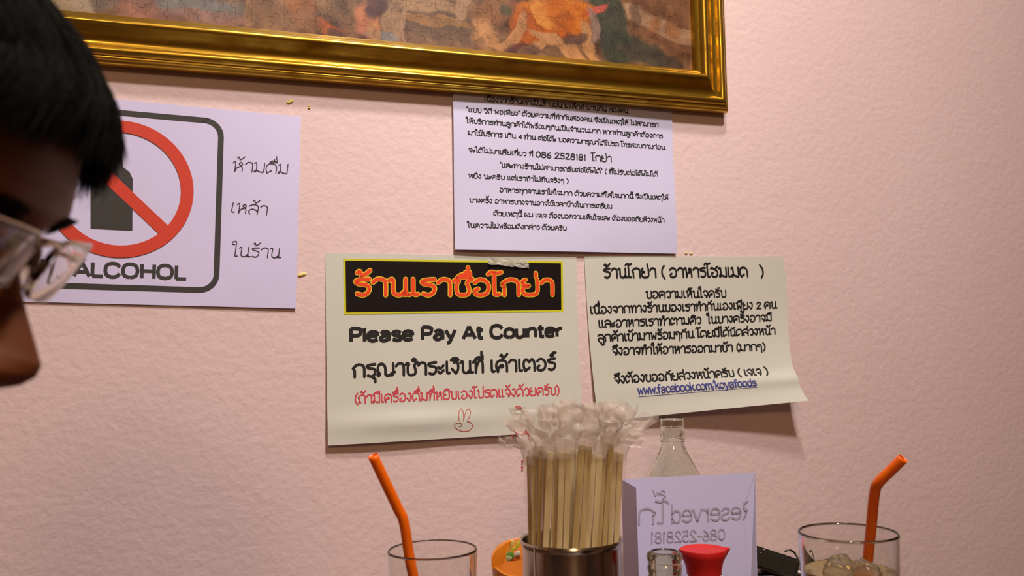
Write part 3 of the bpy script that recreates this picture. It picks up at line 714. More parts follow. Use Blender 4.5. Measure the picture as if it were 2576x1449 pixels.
# ------------------------------------------------------------------ table
te = empty('dining_table', (0.45, -0.45, TABLE_Z), 'dark brown wooden table top against the wall under all the glasses', 'table')
TX1 = float(on_y(2105, 1409, -0.004)[0])
bmv = box_vf((-0.06, -0.82, TABLE_Z-0.03), (TX1, -0.004, TABLE_Z)); link('tabletop', mesh('tabletop', *bmv), MTABLE, te)
for sx_, sy_ in ((-0.02, -0.76), (TX1-0.09, -0.76), (-0.02, -0.08), (TX1-0.09, -0.08)):
    link('leg', mesh('leg', *box_vf((sx_, sy_, 0.0), (sx_+0.05, sy_+0.05, TABLE_Z-0.03))), MTABLE, te)
TZ = TABLE_Z+0.0003

# ------------------------------------------------------------------ glasses, drinks and straws
def tumbler(cpx, cpy, Z, rtop, rbot, lab, liquid, lcol, ice):
    c = at_d(cpx, cpy, Z); H = c[2]-TZ; base = (c[0], c[1], TZ)
    e = empty('drinking_glass', base, lab, 'glass')
    tk = 0.0018
    def rr(z): return rbot+(rtop-rbot)*z/H
    prf = [(0.0005, 0), (rbot-0.003, 0), (rbot, 0.003), (rr(0.005), 0.005)]+[(rr(H*k/6), H*k/6) for k in range(1, 6)]+[(rr(H-0.004), H-0.004), (rr(H-0.0022), H-0.0022), (rtop, H-0.0012), (rtop-0.0003, H-0.0004), (rtop-tk/2, H), (rtop-tk+0.0003, H-0.0004), (rr(H-0.0012)-tk, H-0.0012), (rr(H-0.0022)-tk, H-0.0022), (rr(H-0.004)-tk, H-0.004)]
    prf += [(rr(H*k/6)-tk, H*k/6) for k in range(5, 0, -1)]+[(rr(0.016)-tk, 0.016), (rr(0.014)-tk-0.0006, 0.0135), (rbot-tk-0.003, 0.012), (0.0005, 0.011)]
    V, F = lathe_vf(prf, base, 72)
    link('glass_wall', mesh('glass_wall', V, F, True), MGLASS, e)
    if liquid:
        z1_ = liquid-TZ; ri = lambda z: rr(z)-tk-0.0003
        V, F = lathe_vf([(0.0005, 0.0125), (rbot-tk-0.003, 0.0125), (ri(0.02), 0.02), (ri(z1_*0.6), z1_*0.6), (ri(z1_), z1_), (ri(z1_)-0.002, z1_-0.0004), (0.0005, z1_-0.0004)], base, 64)
        link('drink', mesh('drink', V, F, True), MDRINK, e, label=lcol)
    return c, base, e, rr, H
gl, glb, gle, _, _ = tumbler(1088, 1380, 0.72, 0.0353, 0.030, 'tumbler at the left with an orange straw leaning to the left', None, '', 0)
GLZ = glb[2]+0.035
V, F = lathe_vf([(0.0005, 0.0125), (0.026, 0.0125), (0.0283, 0.03), (0.0283, 0.045), (0.0005, 0.045)], glb, 48); link('drink', mesh('drink', V, F, True), MDRINK, gle, label='amber drink left in the bottom')
gc = at_d(2133, 1337, 0.70); liqz = float(at_d(2133, 1432, 0.70)[2])
gr, grb, gre, grr, grH = tumbler(2133, 1337, 0.70, 0.0368, 0.033, 'tumbler at the right, part full of amber iced tea', liqz, 'amber iced tea', 1)
ri_ = random.Random(5)
for k, (dx, dy, s, rz, ilab) in enumerate([(-0.014, -0.004, 0.019, 0.5, 'ice lump at the left of the iced tea in the right glass'), (0.004, -0.013, 0.018, 1.1, 'ice lump nearest the straw in the right glass of iced tea'), (0.002, 0.013, 0.018, 0.2, 'ice lump at the far side of the iced tea in the right glass')]):
    bm = bmesh.new(); bmesh.ops.create_cube(bm, size=s); bmesh.ops.bevel(bm, geom=bm.edges[:], offset=s*0.16, segments=3, affect='EDGES')
    bmesh.ops.rotate(bm, cent=(0, 0, 0), matrix=Matrix.Rotation(rz, 3, 'Z') @ Matrix.Rotation(0.25+0.2*k, 3, 'X'), verts=bm.verts)
    me = bpy.data.meshes.new('ice'); bm.to_mesh(me); bm.free(); me.transform(Matrix.Translation((gr[0]+dx, gr[1]+dy, liqz-0.002+0.002*k % 0.004)))
    me.shade_smooth(); link('ice_cube', me, MICE, label=ilab, cat='ice cube', group='ice cubes in the right-hand glass')
def straw(pts, rad, lab, inner):
    P = [tuple(p) for p in catmull(pts, 8)]
    o, f1 = tube_vf(P, rad, 24, cap=False); i_, f2 = tube_vf(P, rad-0.0003, 24, cap=False)
    n = len(P); V = list(o)+list(i_); m0 = len(o); F = list(f1)+[tuple(reversed([q+m0 for q in f])) for f in f2]
    for ring in (0, (n-1)*24):
        for k in range(24):
            j = (k+1) % 24; F.append((ring+k, ring+j, m0+ring+j, m0+ring+k))
    link('drinking_straw', mesh('drinking_straw', V, F, True), MORANGE, label=lab, cat='straw')
ZL = 0.70
a0 = at_d(938, 1146, 0.70); a1 = at_d(1005, 1288, 0.71); a1b = at_d(1017, 1318, 0.711); a2 = at_d(1040, 1449, 0.715)
ed = np.array([glb[0]+0.008, glb[1]+0.004, glb[2]+0.0135])
straw([a0, a0*0.5+a1*0.5, a1*0.93+a0*0.07, a1b, a2, ed], 0.0041, 'orange straw standing in the left glass, leaning left', 1)
b0 = at_d(2272, 1153, 0.675); b1 = at_d(2212, 1212, 0.685); b1b = at_d(2200, 1240, 0.69); b2_ = at_d(2182, 1425, 0.705)
ed = np.array([grb[0]+0.006, grb[1]+0.004, grb[2]+0.0135])
straw([b0, (b0+b1)/2, b1, b1b, (b1b+b2_)/2, b2_, ed], 0.0040, 'orange bendy straw in the right glass, its top bent to the right', 1)

# ------------------------------------------------------------------ chopstick holder
HZ = 0.79
hc = at_d(1437, 1352, HZ); HH = hc[2]-TZ; hr = 0.0435
he = empty('utensil_holder', (hc[0], hc[1], TZ), 'round steel holder packed with wrapped chopsticks', 'holder')
prf = [(0.0005, 0), (hr-0.003, 0), (hr-0.001, 0.002)]+[(hr-0.001, HH*k/4) for k in range(1, 4)]+[(hr-0.001, HH-0.006), (hr+0.0006, HH-0.004), (hr+0.0012, HH-0.002), (hr+0.0004, HH), (hr-0.0012, HH-0.0012), (hr-0.0022, HH-0.006), (hr-0.0022, 0.002), (0.0005, 0.002)]
V, F = lathe_vf(prf, (hc[0], hc[1], TZ), 96); me = mesh('cup', V, F, True); me.set_sharp_from_angle(angle=math.radians(35)); link('cup', me, MSTEEL, he)
# seam on the front left of the rim
sm = at_d(1346, 1374, HZ-0.038); V, F = box_vf((sm[0]-0.0006, sm[1]-0.0004, TZ+0.01), (sm[0]+0.0006, sm[1]+0.0016, sm[2]-0.001)); link('seam', mesh('seam', V, F), MSTEEL, he)

def z6(x, y): return (1220+x/3.227, 1000+y/3.227)
rw = random.Random(11)
def pack(tx, ty, bx, dz, wide, matl, lab, flop=(0, 0), ext=0.028, print_=False, sleeve=True, ry=0.0):
    """one wrapped pair: top centre seen at z6(tx,ty), bottom (rim level) at x=bx; dz depth offset of the pair"""
    xo = (z6(bx, 0)[0]-1437)/FPX*HZ; lim = math.sqrt(max(0.0, 0.0335**2-min(0.033, abs(xo))**2)); dz = max(-lim, min(lim, dz))
    top = at_d(*z6(tx, ty), HZ+dz); low = at_d(*z6(bx, 1180), HZ+dz)
    d = (top-low)/np.linalg.norm(top-low)
    Lg = 0.192; bot = top-d*Lg
    # keep the foot inside the cup
    v = np.array([bot[0]-hc[0], bot[1]-hc[1]]); rmax = hr-0.010
    if np.linalg.norm(v) > rmax: v = v*rmax/np.linalg.norm(v)
    bot = np.array([hc[0]+v[0], hc[1]+v[1], TZ+0.004]); d = (top-bot); Lg = np.linalg.norm(d); d /= Lg
    side = np.cross(d, _f); side /= np.linalg.norm(side); side = -side if side@_r < 0 else side
    fwd = np.cross(side, d)
    ca, sa = math.cos(ry), math.sin(ry); side, fwd = side*ca+fwd*sa, fwd*ca-side*sa
    e = empty('wrapped_chopsticks', bot, lab, 'chopsticks', None)
    w = wide
    for s in (-1, 1):
        V = []; F = []; ks = 6
        for k in range(ks+1):
            t = k/ks; c = bot+d*(Lg*t-(0.001 if s > 0 else 0.0)) + side*s*w*0.52; hw = w*0.5*(0.72+0.28*t); hd = 0.0022*(0.8+0.2*t)
            for (a, b3) in ((-1, -1), (1, -1), (1, 1), (-1, 1)):
                for (aa, bb) in (((a*0.86, b3), (a, b3*0.8)) if a*b3 < 0 else ((a, b3*0.8), (a*0.86, b3))): V.append(c+side*aa*hw+fwd*bb*hd)
        n = 8
        for k in range(ks):
            for i in range(n): F.append((k*n+i, k*n+(i+1) % n, (k+1)*n+(i+1) % n, (k+1)*n+i))
        F.append(tuple(reversed(range(n)))); F.append(tuple(ks*n+i for i in range(n)))
        me = mesh('chopstick', V, F); bm = bmesh.new(); bm.from_mesh(me); bmesh.ops.recalc_face_normals(bm, faces=bm.faces); bm.to_mesh(me); bm.free()
        link('chopstick', me, matl, e)
    # sleeve
    V = []; F = []; n = 20; K = 36; hwid = w*1.02+0.0008
    total = Lg+ext; seed = rw.uniform(0, 50)
    fl = side*flop[0]+fwd*flop[1]
    for k in range(K+1):
        t = k/K; L_ = 0.004+(total-0.004)*t; over = max(0.0, (L_-Lg+0.004)/ext)
        c = bot+d*(L_-0.02*over*over*abs(flop[0])*10) + fl*over**1.6
        for i in range(n):
            a = 2*PI*i/n; ww = hwid*(1+0.75*over)+0.0022*max(0.0, min(1.0, (L_-HH-0.008)/0.03)); dd = 0.0038*(1-0.65*over)
            p = c+side*math.copysign(abs(math.cos(a))**0.7, math.cos(a))*ww+fwd*math.sin(a)*dd
            am = 0.0003+0.0045*min(1, over)
            q = Vector(p)*(48)+Vector((seed, 0, 0)); nv = noise.noise_vector(q)*am*1.3 + noise.noise_vector(q*2.7)*am*0.3
            p = p+np.array(nv); 
            if over > 0.9: p = p+d*0.004*math.sin(a*3+seed)
            V.append(p)
    for k in range(K):
        for i in range(n): F.append((k*n+i, k*n+(i+1) % n, (k+1)*n+(i+1) % n, (k+1)*n+i))
    me = mesh('wrapper', V, F, False)
    me.materials.append(MWRAPS); me.materials.append(MWRAP)
    k0 = int(K*(Lg-0.004)/total)
    for fi, p in enumerate(me.polygons): p.material_index = 1 if fi//n >= k0 else 0; p.use_smooth = (fi//n < k0)
    wo = link('wrapper', me, None, e, label='milky paper-thin wrapper')
    return e, bot, d, side, fwd, Lg
specs = [
 (368, 480, 375, -0.008, 0.0032, MBAMBOO2, 'wrapped chopsticks farthest left in the holder, red print on the sleeve', (-0.010, 0.0), 0.034),
 (415, 468, 410, -0.030, 0.0040, MBAMBOO, 'second wrapped chopsticks from the left, short pale tops', (-0.012, -0.004), 0.034),
 (476, 428, 460, -0.018, 0.0042, MBAMBOO2, 'golden wrapped chopsticks behind the short pale pair at left', (0.004, 0.002), 0.036),
 (560, 445, 520, -0.040, 0.0058, MBAMBOO, 'broad pale wrapped chopsticks at the front left of the holder', (-0.002, -0.004), 0.038),
 (652, 440, 630, -0.040, 0.0052, MBAMBOO, 'pale wrapped chopsticks in the front middle of the holder', (0.004, -0.006), 0.038),
 (815, 385, 760, -0.036, 0.0056, MBAMBOO2, 'tall brown wrapped chopsticks leaning right of the middle', (0.002, -0.003), 0.034),
 (905, 460, 862, -0.041, 0.0052, MBAMBOO, 'pale wrapped chopsticks with a dark node, right of the tall brown pair', (0.010, -0.004), 0.040),
 (1000, 365, 945, -0.026, 0.0046, MBAMBOO2, 'tall golden wrapped chopsticks near the right of the holder', (0.008, 0.0), 0.034),
 (1075, 440, 1042, -0.006, 0.0050, MBAMBOO, 'rightmost wrapped chopsticks, wrapper end flapping to the right', (0.020, -0.002), 0.034),
 (735, 420, 725, 0.004, 0.0050, MBAMBOO, 'wrapped chopsticks standing behind the gap in the front middle', (0.0, 0.004), 0.040),
 (600, 400, 600, 0.018, 0.0050, MBAMBOO2, 'wrapped chopsticks at the back left of the holder, behind the broad pale pair', (-0.004, 0.004), 0.036),
 (960, 400, 930, 0.016, 0.0050, MBAMBOO, 'wrapped chopsticks at the back right of the holder, behind the golden pair', (0.006, 0.004), 0.036)]
first = None
for sp in specs:
    r = pack(*sp)
    if first is None: first = r
# red print on the leftmost sleeve
def red_marks(strokes, Z, w, parent):
    S = []
    parts = []
    for r in strokes:
        P = [at_d(*z6(*p), Z) for p in r]; parts.append(tube_vf([tuple(p) for p in catmull(P, 3)], w, 6))
    link('red_print', mesh('red_print', *join_vf(parts), True), mat('wrapper red print', (0.65, 0.01, 0.01), 0.5), parent, label='red printed marks')
red_marks([[(248, 76), (272, 72), (296, 82)], [(262, 84), (292, 88), (300, 96)], [(256, 92), (282, 96)], [(250, 74), (262, 100)], [(225, 262), (250, 290), (262, 318)], [(286, 290), (310, 300), (338, 262)], [(296, 300), (345, 290), (355, 316)],
    [(262, 285), (300, 310), (335, 300)], [(300, 272), (318, 300)], [(215, 300), (235, 335)], [(345, 325), (372, 360)], [(330, 280), (352, 300)], [(240, 280), (285, 300)],
    [(296, 512), (302, 530)], [(296, 538), (304, 552)], [(294, 562), (303, 574)], [(296, 584), (303, 604)], [(306, 512), (300, 545)], [(306, 560), (300, 600)]], HZ-0.030, 0.0005, first[0])
# loose flaring wrapper ends of the leftmost and rightmost packs
def flap(name, quad, Z0_, Z1_, parent, amp=0.004, nu=12, nv=12, m=MWRAP):
    V = []; F = []; sd = rw.uniform(0, 99)
    q = [at_d(*z6(*p), Z0_ if k in (0, 3) else Z1_) for k, p in enumerate(quad)]
    for j in range(nv+1):
        for i in range(nu+1):
            a, t = i/nu, j/nv; p = (q[0]*(1-a)+q[1]*a)*(1-t)+(q[3]*(1-a)+q[2]*a)*t
            nv_ = noise.noise_vector(Vector((a*3.1+sd, t*3.1, 1)))*amp+noise.noise_vector(Vector((a*8+sd, t*8, 4)))*amp*0.4
            V.append(p+np.array(nv_))
    for j in range(nv):
        for i in range(nu): k = j*(nu+1)+i; F.append((k, k+1, k+nu+2, k+nu+1))
    link(name, mesh(name, V, F, True), m, parent, label='crumpled loose wrapper end')
kids = [o for o in COL.objects if o.name.startswith('wrapped_chopsticks')]
flap('wrapper_end', [(205, 150), (360, 110), (420, 400), (290, 420)], HZ-0.034, HZ-0.03, kids[0], 0.005)
flap('wrapper_end', [(120, 300), (300, 330), (330, 440), (115, 385)], HZ-0.02, HZ-0.025, kids[0], 0.004)
flap('wrapper_end', [(180, 80), (330, 88), (300, 150), (215, 130)], HZ-0.03, HZ-0.03, kids[0], 0.003)
flap('wrapper_end', [(300, 95), (560, 90), (600, 380), (400, 400)], HZ-0.046, HZ-0.046, kids[3], 0.006)
flap('wrapper_end', [(520, 70), (800, 50), (820, 300), (560, 340)], HZ-0.048, HZ-0.048, kids[4], 0.007)
flap('wrapper_end', [(720, 60), (1000, 30), (960, 330), (740, 330)], HZ-0.044, HZ-0.046, kids[6], 0.006)
flap('wrapper_end', [(930, 50), (1130, 80), (1140, 240), (950, 330)], HZ-0.036, HZ-0.036, kids[7], 0.006)
flap('wrapper_end', [(1050, 280), (1290, 290), (1260, 410), (1070, 400)], HZ-0.02, HZ-0.02, kids[8], 0.003)
flap('wrapper_end', [(1060, 200), (1160, 220), (1250, 170), (1090, 320)], HZ-0.026, HZ-0.02, kids[8], 0.004)

# ------------------------------------------------------------------ bottles
def bottle(name, px, py, Z, prof, lab, m, n=64, tk=0.0022, sauce=None):
    """prof: (radius mm, mm below the top) of the outside"""
    c = at_d(px, py, Z); H = c[2]-TZ; e = empty(name, (c[0], c[1], TZ), lab, 'bottle')
    pr = [(r*mm, H-dz*mm) for r, dz in prof]
    rb = pr[-1][0]
    sp = catmull(pr, 4)
    sp = [tuple(p) for p in sp]+[(rb, 0.006), (rb-0.002, 0.001), (rb-0.006, 0.0)]+[(0.0005, 0.001)]
    inn = [(max(0.0005, r-tk), z) for r, z in sp if z > 0.008 and z < H-0.0008][::-1]
    inner = [(0.0005, 0.007), (rb-tk-0.003, 0.007)]+inn
    prfl = inner[::1]+[(pr[0][0]-tk*0.5, H)]+sp
    V, F = lathe_vf(prfl, (c[0], c[1], TZ), n)
    link('glass_body', mesh('glass_body', V, F, True), m, e)
    if sauce:
        zz, mt, lb = sauce
        ins = [(max(0.0005, r-0.0003), z) for r, z in inner if z <= zz]
        rr = ins[-1][0]; V, F = lathe_vf(ins+[(rr, zz), (0.0005, zz)], (c[0], c[1], TZ), 48)
        link('contents', mesh('contents', V, F, True), mt, e, label=lb)
    return e, c, H
bottle('glass_bottle', 1690, 1052, 1.0, [(12.6, 0.4), (13.5, 2), (13.6, 8), (12.9, 10.5), (12.4, 13), (12.6, 18), (13.6, 21), (13.6, 23.5), (12.6, 26), (14.6, 34), (19.0, 43), (25.0, 54), (29.6, 64), (32.5, 74), (34, 90), (34, 150)],
    'tall empty clear glass bottle standing behind the white folded card', MGLASSG)
bottle('sauce_bottle', 1671, 1386, 0.69, [(10.8, 0.2), (13.0, 2.0), (13.4, 4.5), (12.8, 7.0), (12.0, 8.0), (12.6, 10), (13.1, 12.5), (12.6, 15.5), (12.2, 17), (12.8, 20), (13.2, 30), (16, 45), (24, 60), (28, 75), (28, 100)],
    'small open glass bottle of dark sauce in front of the folded card', MGLASSO, sauce=(at_d(1671, 1462, 0.69)[2]-TZ, MSAUCE, 'dark brown sauce'))
# red capped dispenser
cc_ = at_d(1769, 1380, 0.80); H = cc_[2]-TZ
de = empty('soy_dispenser', (cc_[0], cc_[1], TZ), 'glass table dispenser with a flared red plastic pouring cap', 'bottle')
sd_dir = math.atan2(_r[1], _r[0])
def capr(r, z, a):
    top = max(0.0, min(1.0, (z-(H-0.010))/0.010))
    k = r
    da = (a-sd_dir+PI) % (2*PI)-PI
    db = (a-sd_dir) % (2*PI)-PI
    k += 0.0045*top*math.exp(-(da/0.20)**2)+0.0022*top*math.exp(-(db/0.22)**2)
    return k
CH = 0.0215
V, F = lathe_vf([(0.0005, H-0.0018), (0.0165, H-0.0016), (0.0182, H-0.0006), (0.0192, H), (0.0196, H-0.0008), (0.0186, H-0.006), (0.0166, H-0.012), (0.0152, H-0.0185), (0.0150, H-CH), (0.0132, H-CH), (0.0005, H-CH+0.002)], (cc_[0], cc_[1], TZ), 72, capr)
link('pouring_cap', mesh('pouring_cap', V, F, True), MCAP, de, label='red plastic cap'); COL.objects[-1].data.set_sharp_from_angle(angle=math.radians(40))
hb = H-CH-0.0004
V, F = lathe_vf([(0.0005, hb-0.001), (0.0128, hb-0.001), (0.0140, hb), (0.0142, hb-0.004), (0.0146, hb-0.006), (0.0142, hb-0.008), (0.0148, hb-0.014), (0.022, hb-0.030), (0.030, hb-0.055), (0.034, 0.02), (0.033, 0.002), (0.0005, 0.0)], (cc_[0], cc_[1], TZ), 64)
link('glass_body', mesh('glass_body', V, F, True), MGLASS, de)
V, F = lathe_vf([(0.0005, 0.006), (0.030, 0.006), (0.0315, 0.02), (0.027, hb-0.055), (0.0005, hb-0.055)], (cc_[0], cc_[1], TZ), 48)
link('contents', mesh('contents', V, F, True), MSAUCE, de, label='dark soy sauce')

# ------------------------------------------------------------------ folded reserved card
Bt = at_d(1563, 1205, 0.885); zt = Bt[2]
At = on_z(1601, 1226, zt); Dt = on_z(1899, 1189, zt)
Ct = at_d(1872, 1300, 0.885)
ce = empty('reserved_card', (Bt[0], Bt[1], TZ), 'folded white reserved card showing faint mirrored writing, behind the red cap', 'sign')
Dm = np.array([Dt[0], Dt[1], 0]); 
# back panel runs from B to a crease C and then bends back to D
Cx = Bt+(Dt-Bt)*0.90; fdir = -np.array([_f[0], _f[1], 0])
def sheet_vf(poly, th=0.00035):
    V = []; F = []
    for p in poly: V.append(p)
    n = len(poly)
    nrm = np.cross(poly[1]-poly[0], poly[2]-poly[0]); nrm /= np.linalg.norm(nrm)
    for p in poly: V.append(p-nrm*th)
    F = [tuple(range(n)), tuple(reversed(range(n, 2*n)))]+[(k, (k+1) % n, n+(k+1) % n, n+k) for k in range(n)]
    return V, F
def dn(p, z=TZ): return np.array([p[0], p[1], z])
lean = fdir*0.006; Cm = Cx+(dn(Cx+lean)-Cx)*0.21
main = [Bt, Dt, Cm, dn(Cx+lean), dn(Bt+lean)]
MCARD = paper_mat('card paper', (0.60, 0.58, 0.86), 0.75)
link('main_panel', mesh('p', *sheet_vf([np.array(p) for p in main])), MCARD, ce)
link('side_fold', mesh('p', *sheet_vf([np.array(p) for p in (Dt, dn(Dt-fdir*0.010), dn(Cx+lean), Cm)])), MCARD, ce)
link('front_flap', mesh('p', *sheet_vf([np.array(p) for p in (Bt, At, dn(At+lean*0.5), dn(Bt+lean))])), MCARD, ce, label='narrow flap folded toward the front')
# writing seen through the paper, mirrored
class Plane:
    pass
def plane_pt(P0, n, px, py):
    d = ray(px, py); return CAM+d*(((P0-CAM)@n)/(d@n))
pn = np.cross(Cm-Bt, dn(Bt+lean)-Bt); pn /= np.linalg.norm(pn)
if (CAM-Bt)@pn < 0: pn = -pn
sn = np.cross(dn(Dt-fdir*0.010)-Dt, Cm-Dt); sn /= np.linalg.norm(sn)
if (CAM-Dt)@sn < 0: sn = -sn
def card_text(txt, p0, p1, xh, wt, nm='mirrored_writing'):
    st, w = layout(txt); d = np.array(p1, float)-np.array(p0, float); sx = 1/(w-0.1)
    cpx = proj(Cm)[0]
    S = [[(p0[0]+d[0]*p[0]*sx, p0[1]+d[1]*p[0]*sx-p[1]*xh) for p in r] for r in st]
    card_lines(S, wt, nm)
def card_lines(S, wt, nm):
    V2, F = ribbon(S, wt); V = []
    for v in V2:
        a = plane_pt(Bt, pn, v[0], v[1])+pn*0.0008; b3 = plane_pt(Dt, sn, v[0], v[1])+sn*0.0008
        V.append(a if v[0] < proj(dn(Cx+lean, zt-0.09))[0] else b3)
    link(nm, mesh(nm, V, F), MGHOST, ce, label='faint grey writing seen through from the other side')
card_text('Reserved', (1896, 1304), (1690, 1315), 44, 5.0)
card_text('โก', (1672, 1316), (1606, 1318), 38, 5.0)
card_text('086-2528181', (1824, 1357), (1638, 1366), 27, 3.4)
card_lines([catmull([z for z in ((1672, 1237), (1665, 1233), (1663, 1242), (1674, 1248), (1666, 1254))], 4), catmull([(1643, 1233), (1648, 1247), (1654, 1238), (1660, 1245)], 4)], 3.0, 'mirrored_writing')

# ------------------------------------------------------------------ black adapter with cable and a napkin
k0 = at_d(1945, 1404, 1.06); k0[2] = max(k0[2], TZ+0.02)
ge = empty('power_adapter', (k0[0], k0[1], TZ), 'black plastic adapter with a thin looping cable, lying against the wall right of the card', 'adapter')
bm = bmesh.new(); bmesh.ops.create_cube(bm, size=1); bmesh.ops.scale(bm, vec=(0.060, 0.040, 0.024), verts=bm.verts); bmesh.ops.bevel(bm, geom=bm.edges[:], offset=0.0035, segments=3, affect='EDGES')
me = bpy.data.meshes.new('case'); bm.to_mesh(me); bm.free()
tp = at_d(1936, 1398, 1.06)
me.transform(Matrix.Translation((tp[0], tp[1], TZ+0.027)) @ Matrix.Rotation(0.35, 4, 'Y') @ Matrix.Rotation(-0.5, 4, 'Z')); me.shade_smooth(); me.set_sharp_from_angle(angle=math.radians(35)); link('case', me, MBLACK, ge)
bm = bmesh.new(); bmesh.ops.create_cube(bm, size=1); bmesh.ops.scale(bm, vec=(0.062, 0.036, 0.014), verts=bm.verts); bmesh.ops.bevel(bm, geom=bm.edges[:], offset=0.003, segments=3, affect='EDGES')
me = bpy.data.meshes.new('case'); bm.to_mesh(me); bm.free()
me.transform(Matrix.Translation((tp[0]+0.002, tp[1]-0.004, TZ+0.0075)) @ Matrix.Rotation(-0.25, 4, 'Z')); me.shade_smooth(); link('base', me, MBLACK, ge)
cpts = [at_d(1974, 1387, 1.05), at_d(1988, 1384, 1.05), at_d(2002, 1395, 1.05), at_d(2013, 1420, 1.04)]
cpts[-1][2] = max(cpts[-1][2], TZ+0.002)
V, F = tube_vf([tuple(p) for p in catmull(cpts, 6)], 0.0011, 8); link('cable', mesh('cable', V, F, True), MBLACK, ge)
for (px_, py_) in ((1914, 1391), (1922, 1383), (1975, 1395)):
    c = at_d(px_, py_, 1.032); V, F = lathe_vf([(0.0001, 0.0006), (0.0012, 0.0004), (0.0014, 0)], (c[0], c[1], c[2]), 12); link('screw', mesh('screw', V, F, True), MSTEEL, ge)
# napkin
nq = [on_z(1943, 1425, TZ+0.002), on_z(2030, 1438, TZ+0.002), on_z(2060, 1520, TZ+0.002), on_z(1900, 1490, TZ+0.002)]
V = [tuple(q) for q in nq]+[(q[0], q[1], q[2]-0.0016) for q in nq]
V, F = V, [(0, 3, 2, 1), (4, 5, 6, 7)]+[(k, (k+1) % 4, 4+(k+1) % 4, 4+k) for k in range(4)]
me = mesh('napkin', V, F); bm = bmesh.new(); bm.from_mesh(me); bmesh.ops.recalc_face_normals(bm, faces=bm.faces); bmesh.ops.subdivide_edges(bm, edges=bm.edges[:], cuts=6, use_grid_fill=True)
for v in bm.verts: v.co.z += 0.0006*noise.noise(Vector((v.co.x*80, v.co.y*80, 0)))
bm.to_mesh(me); bm.free()
link('paper_napkin', me, mat('napkin paper', (0.72, 0.66, 0.60), 0.9), label='white folded paper napkin lying on the table left of the right glass', cat='napkin')

# ------------------------------------------------------------------ orange cup of garnish
oc = at_d(1312, 1400, 0.93); oh = oc[2]-TZ; rO = 0.031
oe = empty('orange_cup', (oc[0], oc[1], TZ), 'orange cup of cut garnish partly hidden behind the left of the steel holder', 'cup')
tow = np.array([-_f[0], -_f[1]]); tow /= np.linalg.norm(tow)
def slant(V):
    out = []
    for v in V:
        t = max(0, (v[2]-TZ)/oh); k = ((v[0]-oc[0])*tow[0]+(v[1]-oc[1])*tow[1]); out.append((v[0], v[1], v[2]-t*t*k*0.42))
    return out
V, F = lathe_vf([(0.0005, 0), (0.020, 0), (0.022, 0.004), (0.027, oh*0.45), (0.030, oh*0.8), (rO, oh-0.001), (rO-0.0008, oh), (rO-0.002, oh-0.001), (0.0275, oh*0.8), (0.024, oh*0.45), (0.018, 0.006), (0.0005, 0.006)], (oc[0], oc[1], TZ), 56)
MOC = mat('orange cup plastic', (0.72, 0.26, 0.04), 0.35, 0, Subsurface_Weight=0.2, Subsurface_Radius=(0.01, 0.004, 0.001))
link('cup', mesh('cup', slant(V), F, True), MOC, oe)
MOP = mat('orange peel', (0.85, 0.26, 0.012), 0.4); MOY = mat('pale pith', (0.72, 0.55, 0.16), 0.5)
MLY = mat('lemon yellow', (0.62, 0.55, 0.03), 0.5); MGN = mat('leaf green', (0.12, 0.30, 0.03), 0.5); MWH = mat('white onion', (0.66, 0.55, 0.44), 0.5)
def z8(x, y): return (1200+x/11.23, 1320+y/11.23)
def chunk(name, pts, Z, th, m, lab, cat, bulge=0.001):
    c = np.mean([at_d(*z8(*p), Z) for p in pts], axis=0)
    P = [at_d(*z8(*p), Z) for p in catmull(pts, 3, closed=True)]; n = len(P)
    back = _f*th
    V = [tuple(p) for p in P]+[tuple(p+back) for p in P]+[tuple(c-_f*bulge), tuple(c+back+_f*bulge)]
    F = [(k, (k+1) % n, n+(k+1) % n, n+k) for k in range(n)]+[((k+1) % n, k, 2*n) for k in range(n)]+[(n+k, n+(k+1) % n, 2*n+1) for k in range(n)]
    me = mesh(name, V, F, True); me.set_sharp_from_angle(angle=math.radians(50))
    link(name, me, m, label=lab, cat=cat)
chunk('orange_slice', [(410, 1180), (430, 950), (560, 720), (760, 560), (930, 470), (990, 500), (900, 700), (790, 900), (760, 1060), (620, 1180), (480, 1250)], 0.915, 0.006, MOP, 'curved orange slice standing at the left in the orange cup', 'fruit')
chunk('citrus_peel', [(960, 460), (1045, 480), (1040, 560), (930, 720), (830, 850), (800, 860), (900, 690), (980, 520)], 0.912, 0.004, MOY, 'pale yellow peel strip beside the orange slice', 'fruit')
chunk('lemon_strip', [(1130, 490), (1215, 480), (1220, 560), (1120, 680), (1000, 760), (960, 720), (1080, 620)], 0.912, 0.003, MLY, 'bright yellow strip sticking up by the steel holder', 'garnish')
chunk('green_leaf', [(820, 860), (920, 780), (1020, 790), (1050, 900), (1000, 950), (930, 880)], 0.905, 0.002, MGN, 'small green leaf piece in the orange cup', 'garnish')
chunk('onion_piece', [(1040, 860), (1130, 760), (1220, 780), (1220, 860), (1120, 890)], 0.905, 0.003, MWH, 'white chunk right of the green leaf', 'garnish')
chunk('onion_piece', [(820, 910), (920, 880), (1000, 950), (960, 990), (880, 1050), (830, 980)], 0.903, 0.003, mat('pale green onion', (0.42, 0.40, 0.20), 0.5), 'pale greenish chunk under the green leaf', 'garnish')
chunk('carrot_piece', [(1040, 930), (1200, 890), (1250, 980), (1100, 1020), (940, 1030), (880, 1020)], 0.907, 0.004, mat('deep orange', (0.80, 0.20, 0.01), 0.45), 'deep orange wedge lying low in the orange cup', 'garnish')

